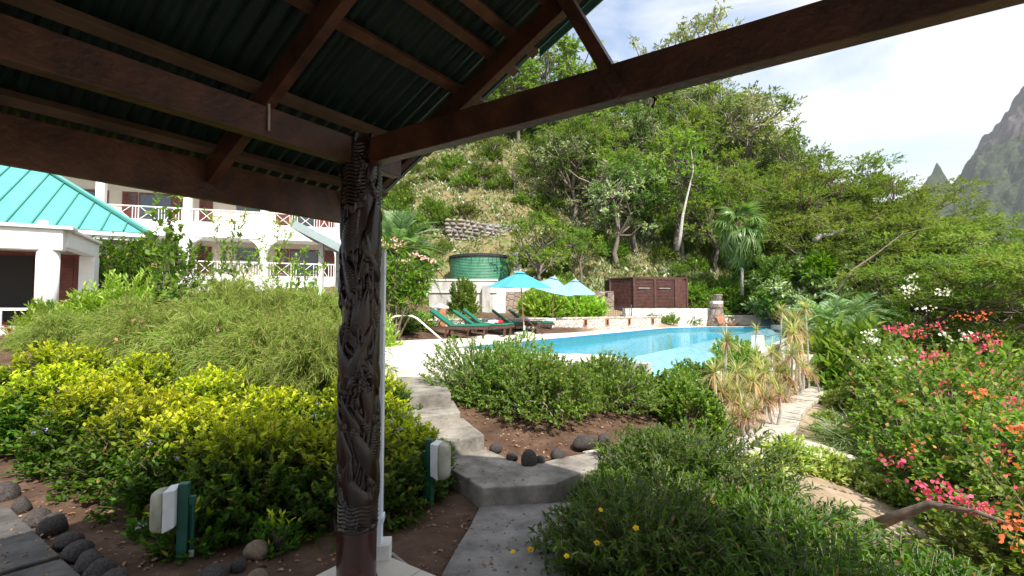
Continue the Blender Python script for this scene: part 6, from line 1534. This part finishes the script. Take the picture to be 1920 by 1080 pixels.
# the wood on the slope
rr = random.Random(17); got = []
tries = 0
while len(got) < 125 and tries < 6000:
    tries += 1
    Y = rr.uniform(34.5, 63); px_ = rr.uniform(700, 1560); x = PX(px_, Y)
    if px_ < 1060 and Y < 48: continue
    if px_ < 900 and Y < 52: continue
    if px_ < 1140 and Y < 38: continue
    if any(math.hypot(x - a, Y - b) < 2.4 for a, b, _ in got): continue
    if tz(x, Y) < 1.5: continue
    got.append((x, Y, px_))
for i, (x, Y, px_) in enumerate(got):
    kd = rr.choice(['broad', 'broad', 'broad', 'tall', 'tall', 'tall', 'open', 'small']) if Y < 56 else rr.choice(['open', 'broad', 'broad', 'small'])
    s = {'broad': rr.uniform(.62, .9), 'tall': rr.uniform(.65, .95), 'open': rr.uniform(.6, .85), 'small': rr.uniform(.8, 1.3)}[kd]
    if Y > 55: s *= .8
    lb = sizew(s, .68, .84) + ' ' + {'broad': 'rounded broadleaf tree', 'tall': 'narrow broadleaf tree', 'open': 'pale half bare tree', 'small': 'young tree'}[kd] + ', ' + mark(px_, Y)
    tree(kd, x, Y, s, lb, 'trees of the wood on the hill', rr.randrange(3))
# dry shrubs and saplings on the open part of the hill
rg = np.random.default_rng(91)
sm = [shrub_mesh(rg, .9, .9, .9, 130, 10, .19, LM['scrub'], 'leaf', .35, 1, .3, lo=0), shrub_mesh(rg, .9, .9, .9, 130, 10, .18, LM['acacia'], 'leaf', .35, 1, .3, lo=0), shrub_mesh(rg, .9, .9, 1.0, 130, 10, .19, LM['forest'], 'leaf', .35, 1, .3, lo=0)]
n_s = 0; got2 = []
while n_s < 300:
    Y = rr.uniform(30, 60); px_ = rr.uniform(690, 1560); x = PX(px_, Y)
    if px_ > 1060 and rr.random() < .45: continue
    if 835 < px_ < 975 and Y < 40: continue
    if Y < 34 and px_ < 1000: continue
    if math.hypot(x - PX(900, 33.5), Y - 33.5) < 4: continue
    if tz(x, Y) < 1.4: continue
    k = rr.choice([0, 1, 1, 2]); s = rr.uniform(.6, 1.5)
    lb = sizew(s, .85, 1.2) + ' ' + ['straw coloured scrub bush', 'yellow green scrub bush', 'dark green scrub bush'][k] + ', ' + mark(px_, Y)
    place_shrub('scrub_bush', lb, 'bush', gz(x, Y, -.05), sm[k], rr.uniform(0, 6), s, 'scrub bushes on the hillside'); n_s += 1
# dense low growth below the feathery trees, down the right hand slope
n_s = 0
while n_s < 60:
    Y = rr.uniform(13, 34); px_ = rr.uniform(1530, 1960); x = PX(px_, Y)
    k = rr.choice([1, 2, 2]); s = rr.uniform(.9, 2.0)
    w_ = next((b for a, b in [(1590, 'left of the white bougainvillea'), (1660, 'below the slanting limb'), (1740, 'behind the white flowers'), (1820, 'behind the orange crown'), (1890, 'under the spire')] if px_ < a), 'at the right edge')
    lb = sizew(s, 1.25, 1.65) + ' ' + ['', 'yellow green thicket bush', 'dark green thicket bush'][k] + ' ' + w_ + (', nearest rank' if Y < 18 else ', second rank' if Y < 23 else ', third rank' if Y < 28 else ', farthest rank')
    place_shrub('thicket_bush', lb, 'bush', gz(x, Y, -.1), sm[k], rr.uniform(0, 6), s, 'thicket bushes below the feathery trees'); n_s += 1
# ground cover of dry grass and weeds on the hill
rg = np.random.default_rng(15); nT = 17000
Y = rg.uniform(29, 62, nT) ; px_ = rg.uniform(640, 1640, nT); X = (px_ - 960) / F * Y; Z = terr(X, Y); keep = (Z > 1.3) & ~((np.abs(X + 2.2) < 3) & (Y < 36)); X, Y, Z = X[keep], Y[keep], Z[keep]
per = 9; n = len(X); a = rg.uniform(0, 6.28, (n, per)); el = rg.uniform(.3, 1.3, (n, per))
d = np.stack([np.cos(a) * np.cos(el), np.sin(a) * np.cos(el), np.sin(el)], -1).reshape(-1, 3); pos = np.repeat(np.stack([X, Y, Z - .03], 1), per, 0) + rg.normal(0, .16, (n * per, 3)) * np.array([1, 1, .15])
LM['weeds'] = leafmat('hill_weeds', [(.07, .12, .015), (.12, .18, .03), (.17, .18, .055), (.20, .165, .085)], [(.22, .31, .05)], spec=0, rough=1)
V, Fs, t = scatter(T_leaf(.30, .05), frames(d, rg.normal(size=d.shape) + np.array([0, 0, .6]), rg.uniform(.16, .5, n * per)), pos, rg.random(n * per) ** 2)
tag(link('hill_grass', npmesh('hill_grass', V, Fs, LM['weeds'], t)), 'dry grass and weeds covering the steep hillside', 'grass', kind='stuff')
# fallen leaves on the beds
rg = np.random.default_rng(16); nL = 5200
X = np.concatenate([rg.uniform(-4.5, 2.6, nL), rg.uniform(2.5, 8, 900)]); Y = np.concatenate([rg.uniform(2.9, 7.4, nL), rg.uniform(5, 12, 900)]); Z = terr(X, Y) + .008
d = rg.normal(size=(len(X), 3)); d[:, 2] *= .2
V, Fs, t = scatter(T_leaf6(.5, .12, .2), frames(d, rg.normal(0, .4, d.shape) + np.array([0, 0, 1.]), rg.uniform(.018, .05, len(X))), np.stack([X, Y, Z], 1), rg.random(len(X)) * .3)
tag(link('leaf_litter', npmesh('leaf_litter', V, Fs, LM['litter'], t)), 'fallen brown leaves scattered on the bare soil beds', 'leaf litter', kind='stuff')

pp = []
rl = random.Random(9)
for px_a, px_b, py_a, py_b, z_, n_ in ((850, 1080, 850, 905, .014, 60), (790, 900, 795, 825, .174, 12), (765, 855, 765, 780, .334, 8), (755, 840, 712, 738, .494, 10), (880, 1000, 960, 1075, -.14, 60), (0, 100, 970, 1075, -.046, 40)):
    for _ in range(n_): pp.append(tuple(G(rl.uniform(px_a, px_b), rl.uniform(py_a, py_b), z_)))
pp = np.array(pp); d = rg.normal(size=pp.shape); d[:, 2] *= .1
V, Fs, t = scatter(T_leaf6(.4, .12, .2), frames(d, rg.normal(0, .25, d.shape) + np.array([0, 0, 1.]), rg.uniform(.012, .038, len(pp))), pp, rg.random(len(pp)) * .3)
tag(link('slab_litter', npmesh('slab_litter', V, Fs, LM['litter'], t)), 'small dry leaves lying on the concrete slabs and steps', 'leaf litter', kind='stuff')

# ------------------------------------------------------------------ palms, cycad, frangipani and the shrubs round the pool
rg = np.random.default_rng(101)
def fan_leaf(rg, L_=.95, n=30, sweep=2.5):
    a = np.linspace(-sweep, sweep, n); d = np.stack([np.sin(a), np.cos(a), -.12 * np.abs(a)], 1); nn = np.tile([0, 0, 1.], (n, 1)) + .12 * rg.normal(size=(n, 3))
    return scatter(T_blade(.10, .55, 4), frames(d, nn, L_ * (1 - .12 * np.abs(a)) * rg.uniform(.92, 1.05, n)), np.zeros((n, 3)), rg.random(n) * .35)
def fan_palm(px_, Y, top_py, label, nl=26, s=1.0, crown_py=None):
    x = PX(px_, Y); zg = tz(x, Y); zt = P(px_, top_py, Y).z - zg
    r = empty('fan_palm', (x, Y, zg), label=label, cat='palm')
    MB().tube([(0, 0, 0), (.02, 0, zt * .5), (-.06, 0, zt)], [.12, .09, .075], 8).build('trunk', M['bark_pale'], r, True)
    fl_ = [npmesh('frond', *(lambda q: (q[0], q[1]))(fan_leaf(rg, .95)), LM['palm']) for _ in range(3)]
    for i in range(nl):
        a = i * 2.399; t_ = i / nl; el = R(78 - 140 * t_); pl_ = rg.uniform(.55, .95) * s
        d = Vector((math.cos(a) * math.cos(el), math.sin(a) * math.cos(el), math.sin(el))); p0 = Vector((-.06, 0, zt - .1 * t_)); hub = p0 + d * pl_
        side = d.cross(Vector((0, 0, 1))).normalized(); nrm_ = side.cross(d)
        y_ax = (d + Vector((0, 0, -.55))).normalized(); n_ax = side.cross(y_ax)
        o = bpy.data.objects.new('frond', fl_[i % 3]); COL.objects.link(o); o.parent = r
        mt = Matrix((side, y_ax, n_ax)).transposed().to_4x4(); mt.translation = hub; o.matrix_basis = mt @ Matrix.Scale(s * rg.uniform(.8, 1.1), 4)
        MB().tube([p0 - hub if False else p0, p0.lerp(hub, .5) + Vector((0, 0, .04)), hub], [.018, .012, .008], 4).build('leaf_stalk', M['pole'], r)
    # hanging old leaf lower down
    for i, (dz_, a) in enumerate([(-1.75, -1.2), (-1.85, .2), (-1.95, -2.4)]):
        y_ax = Vector((math.cos(a) * .25, math.sin(a) * .25, -1)).normalized(); side = y_ax.cross(Vector((0, -1, .1))).normalized(); n_ax = side.cross(y_ax)
        o = bpy.data.objects.new('frond', fl_[i % 3]); COL.objects.link(o); o.parent = r; mt = Matrix((side, y_ax, n_ax)).transposed().to_4x4(); mt.translation = Vector((math.cos(a) * .25, math.sin(a) * .25 - .1, zt + dz_ + .35)); o.matrix_basis = mt @ Matrix.Scale(s * .95, 4)
    return r
fan_palm(1392, 29.8, 432, 'fan palm with a slim pale trunk behind the pool end wall', 34, 1.35)
# cycad like palm with long feathery fronds
def feather_frond(rg, L_, n=46, w_=.34, bend=.55):
    t = np.linspace(.08, 1, n); y = L_ * t * (1 - .2 * bend * t); z = L_ * (.25 * t - bend * t * t)
    sp_ = np.stack([np.zeros(n), y, z], 1); ll = w_ * np.sin(np.clip(t * 1.05, 0, 1) * math.pi) ** .6 + .04
    P_ = np.concatenate([sp_, sp_]); d = np.concatenate([np.stack([np.ones(n), .75 * np.ones(n), .25 * np.ones(n)], 1), np.stack([-np.ones(n), .75 * np.ones(n), .25 * np.ones(n)], 1)]); d += .07 * rg.normal(size=d.shape)
    lv = scatter(T_blade(.17, .35, 2), frames(d, np.tile([0, 0, 1.], (2 * n, 1)), np.concatenate([ll, ll])), P_, rg.random(2 * n) * .5)
    stk = sticks(sp_[:-1], sp_[1:], .012); return merge([lv, stk])
def feather_palm(name, label, loc, nf, L_, lm, trunk_h=.4, el0=80, el1=-5, s=1, cat='palm', w_=.34, bend=.55, nleaf=46):
    r = empty(name, loc, 0, label, cat); fm_ = []
    for k in range(3):
        q = feather_frond(rg, L_, nleaf, w_, bend); fm_.append(npmesh('frond', q[0], q[1], lm, q[2]))
    MB().tube([(0, 0, -.3), (0, 0, trunk_h)], [.22 * s, .18 * s], 8).build('trunk', M['bark'], r)
    for i in range(nf):
        a = i * 2.399 + rg.uniform(-.15, .15); el = R(el0 + (el1 - el0) * (i / nf) ** .8)
        y_ax = Vector((math.cos(a) * math.cos(el), math.sin(a) * math.cos(el), math.sin(el))); side = Vector((math.sin(a), -math.cos(a), 0)); n_ax = side.cross(y_ax)
        if n_ax.z < 0: side = -side; n_ax = -n_ax
        o = bpy.data.objects.new('frond', fm_[i % 3]); COL.objects.link(o); o.parent = r; mt = Matrix((side, y_ax, n_ax)).transposed().to_4x4(); mt.translation = Vector((0, 0, trunk_h)); o.matrix_basis = mt @ Matrix.Scale(s * rg.uniform(.85, 1.1), 4)
    return r
x = PX(742, 20.5)
feather_palm('cycad', 'large cycad with long feathery arching fronds right of the carved post', (x, 20.5, tz(x, 20.5)), 64, 2.3, LM['cycad'], P(742, 480, 20.5).z - tz(x, 20.5), 85, -25, 1.1, 'cycad', nleaf=60)
for i, (px_, py_, Y, s, lb) in enumerate([(1548, 610, 17, .9, 'dark broad fronded palm behind the dracaenas'), (1585, 640, 16, .8, 'arching palm clump right of the white garden wall'), (1520, 650, 18, .8, 'low palm clump behind the tall dracaenas'), (1600, 600, 19, .9, 'palm clump under the bright green tree')]):
    x = PX(px_, Y); feather_palm('palm_clump', lb, (x, Y, tz(x, Y)), 22, 1.7, LM['cycad'], max(.3, P(px_, py_, Y).z - tz(x, Y)), 80, 10, s, 'palm', .42, .8, 30)
# frangipani with pink flowers
rg = np.random.default_rng(111)
fp = shoots(rg, [tuple(P(*q) - Vector((PX(735, 14.5), 14.5, tz(PX(735, 14.5), 14.5)))) for q in [(722, 455, 14.5), (745, 462, 14.4), (765, 480, 14.3), (790, 500, 14.2), (810, 505, 14.2), (800, 535, 14.2), (775, 520, 14.3), (735, 500, 14.4), (718, 520, 14.6), (750, 540, 14.5)]], (0, 0, 0), .26, LM['mid'], 26, 'narrow6', .1, .55, .035, 5)
place_shrub('frangipani', 'frangipani with long leaves and blush flowers beside the white post', 'frangipani', gz(PX(735, 14.5), 14.5), fp)
at_flowers('frangipani_flowers', [(719, 457, 14.2), (742, 450, 14.2), (752, 458, 14.1), (738, 465, 14.1), (778, 478, 14), (792, 483, 14), (800, 487, 14), (815, 492, 14), (757, 490, 14)], M['petal_blush'], 12, .085, .07, 'blush pink frangipani flower clusters at the branch tips', 9)
# shrubs around the wall
rg = np.random.default_rng(121)
mg = shrub_mesh(rg, 1.0, .9, 1.9, 420, 14, .15, LM['mid'], 'leaf', .35, 1, .2, lo=-.3, stem_r=.012, z0=.3)
ml = shrub_mesh(rg, 1.5, 1.2, 1.25, 520, 14, .17, LM['lime'], 'leaf', .45, .9, .35, lo=-.15, stem_r=.015, z0=.1)
x = PX(872, 24.5); place_shrub('wall_shrub', 'upright leafy shrub before the grey concrete retaining wall', 'shrub', gz(x, 24.5), mg, 0, 1.0)
for i, (px_, Y, s, lb) in enumerate([(1015, 25, 1.1, 'big lime green bush under the teal parasol behind the wall'), (1085, 25.6, 1.2, 'big lime green bush between the pale parasols'), (1045, 26.6, 1.5, 'tallest lime green bush reaching above the parasols')]):
    x = PX(px_, Y); place_shrub('lime_bush', lb, 'bush', gz(x, Y), ml, i * 2, s)
gs = grassclump(rg, 160, .8, .05, .9, LM['grass'], .3)
for i, (px_, Y, s, lb) in enumerate([(778, 17.6, 1.0, 'strappy yellow green clump behind the rubble wall at the left'), (805, 18, 1.0, 'strappy clump left of the capped pillar'), (850, 18.3, 1.1, 'strappy clump right of the capped pillar'), (868, 18.8, .9, 'strappy clump behind the middle lounger'), (760, 18.4, .8, 'strappy clump nearest the white post')]):
    x = PX(px_, Y); o = link('strap_plant', gs, None, None, gz(x, Y), i, s); tag(o, lb, 'plant')
lo = shrub_mesh(rg, .8, .6, .5, 200, 12, .11, LM['mid'], 'leaf', .25, 1, .2, lo=0); hiM = shrub_mesh(rg, .8, .6, .5, 200, 12, .11, LM['dark'], 'leaf', .25, 1, .2, lo=0)
for i, (px_, Y, m_, s, lb) in enumerate([(755, 16.8, lo, 1.2, 'low bush with red flecks behind the handrail'), (795, 17.4, lo, 1.1, 'low bush behind the left part of the rubble wall'), (740, 16.0, hiM, 1.5, 'dark bush under the frangipani'), (720, 15.6, hiM, 1.2, 'dark bush directly behind the slim white post'),
     (1250, 27.6, lo, 1.2, 'yellowish bush on the whitewashed planter wall'), (1285, 28.4, hiM, 1.3, 'dark low bush right of the planter wall'), (1320, 29.6, lo, 1.9, 'bush behind the stone fountain, left side'), (1375, 30, hiM, 1.9, 'dark bush behind the pool end wall'), (1420, 30.2, hiM, 2.1, 'dark bush below the mango like tree'), (1220, 27.0, lo, .7, 'small plant beside the rough garden stair'), (1300, 31.5, lo, 2.4, 'tall loose bush right of the shed'), (1460, 29.5, hiM, 2.0, 'dark bush behind the end pier'), (1345, 31.5, lo, 2.2, 'bush between shed and fan palm')]):
    x = PX(px_, Y); place_shrub('border_bush', lb, 'bush', gz(x, Y, -.02), m_, i, s)
pp_ = shrub_mesh(rg, .34, .3, .42, 60, 9, .15, LM['bright'], 'leaf', .2, 1, .4, lo=0); link('foliage', pp_[0], None, pot, (0, 0, .34)); link('stems', pp_[1], None, pot, (0, 0, .34))
# hanging seed pods in the feathery trees
rg = np.random.default_rng(131); M['pod'] = mat('brown_pods', (.09, .045, .03), .7, .3, 9)
pods = []
for px_, py_, Y in [(1490, 300, 31), (1500, 315, 31), (1560, 335, 31), (1572, 345, 31), (1585, 340, 31), (1670, 340, 27), (1680, 348, 27), (1640, 405, 26), (1650, 410, 26), (1600, 420, 26), (1520, 372, 29), (1545, 380, 29), (1595, 455, 26), (1470, 330, 31)]:
    for _ in range(8):
        p = P(px_ + rg.normal(0, 9), py_ + rg.normal(0, 6), Y); pods.append((tuple(p), tuple(p + Vector((rg.normal(0, .03), 0, -rg.uniform(.25, .5))))))
pods = np.array(pods); V, Fs, t = sticks(pods[:, 0], pods[:, 1], .022)
tag(link('seed_pods', npmesh('seed_pods', V, Fs, M['pod'])), 'long brown seed pods hanging in the feathery trees', 'seed pods', kind='stuff')
# bare pale limbs
def limb(pix, r_, mt_, label):
    q = [P(*p) for p in pix]; o = MB().tube([p - q[0] for p in q], np.linspace(r_, r_ * .12, len(q)), 7).build('bare_limb', mt_, None, True, q[0]); tag(o, label, 'branch')
limb([(1527, 452, 27), (1540, 442, 27), (1560, 440, 26.8), (1578, 432, 26.6), (1592, 424, 26.4), (1615, 430, 26.2), (1640, 452, 26)], .16, M['bark_pale'], 'pale curved limb arching out of the feathery trees')
limb([(1270, 470, 33), (1276, 440, 33), (1280, 405, 33.2), (1288, 370, 33.4), (1300, 320, 34), (1296, 280, 34.5)], .15, M['bark_pale'], 'pale straight trunk section behind the shed')
limb([(1560, 560, 21), (1600, 505, 21.2), (1640, 478, 21.6), (1690, 440, 22), (1750, 425, 22.4)], .055, M['twig'], 'dark slanting limb under the feathery trees')

# ------------------------------------------------------------------ air: pale haze over the distance
m, t_ = mat_new('air'); n_ = t_.nodes; l_ = t_.links.new
o_ = n_.new('ShaderNodeOutputMaterial'); pv_ = n_.new('ShaderNodeVolumePrincipled'); pv_.inputs['Color'].default_value = (.90, .94, 1, 1); pv_.inputs['Density'].default_value = .00007; pv_.inputs['Anisotropy'].default_value = .2
l_(pv_.outputs[0], o_.inputs['Volume'])
hz_ = MB().box((0, 0, 600 - 40), (7600, 7600, 1240)).build('haze', m); hz_['kind'] = 'stuff'; tag(hz_, 'pale haze in the air over the far mountains')
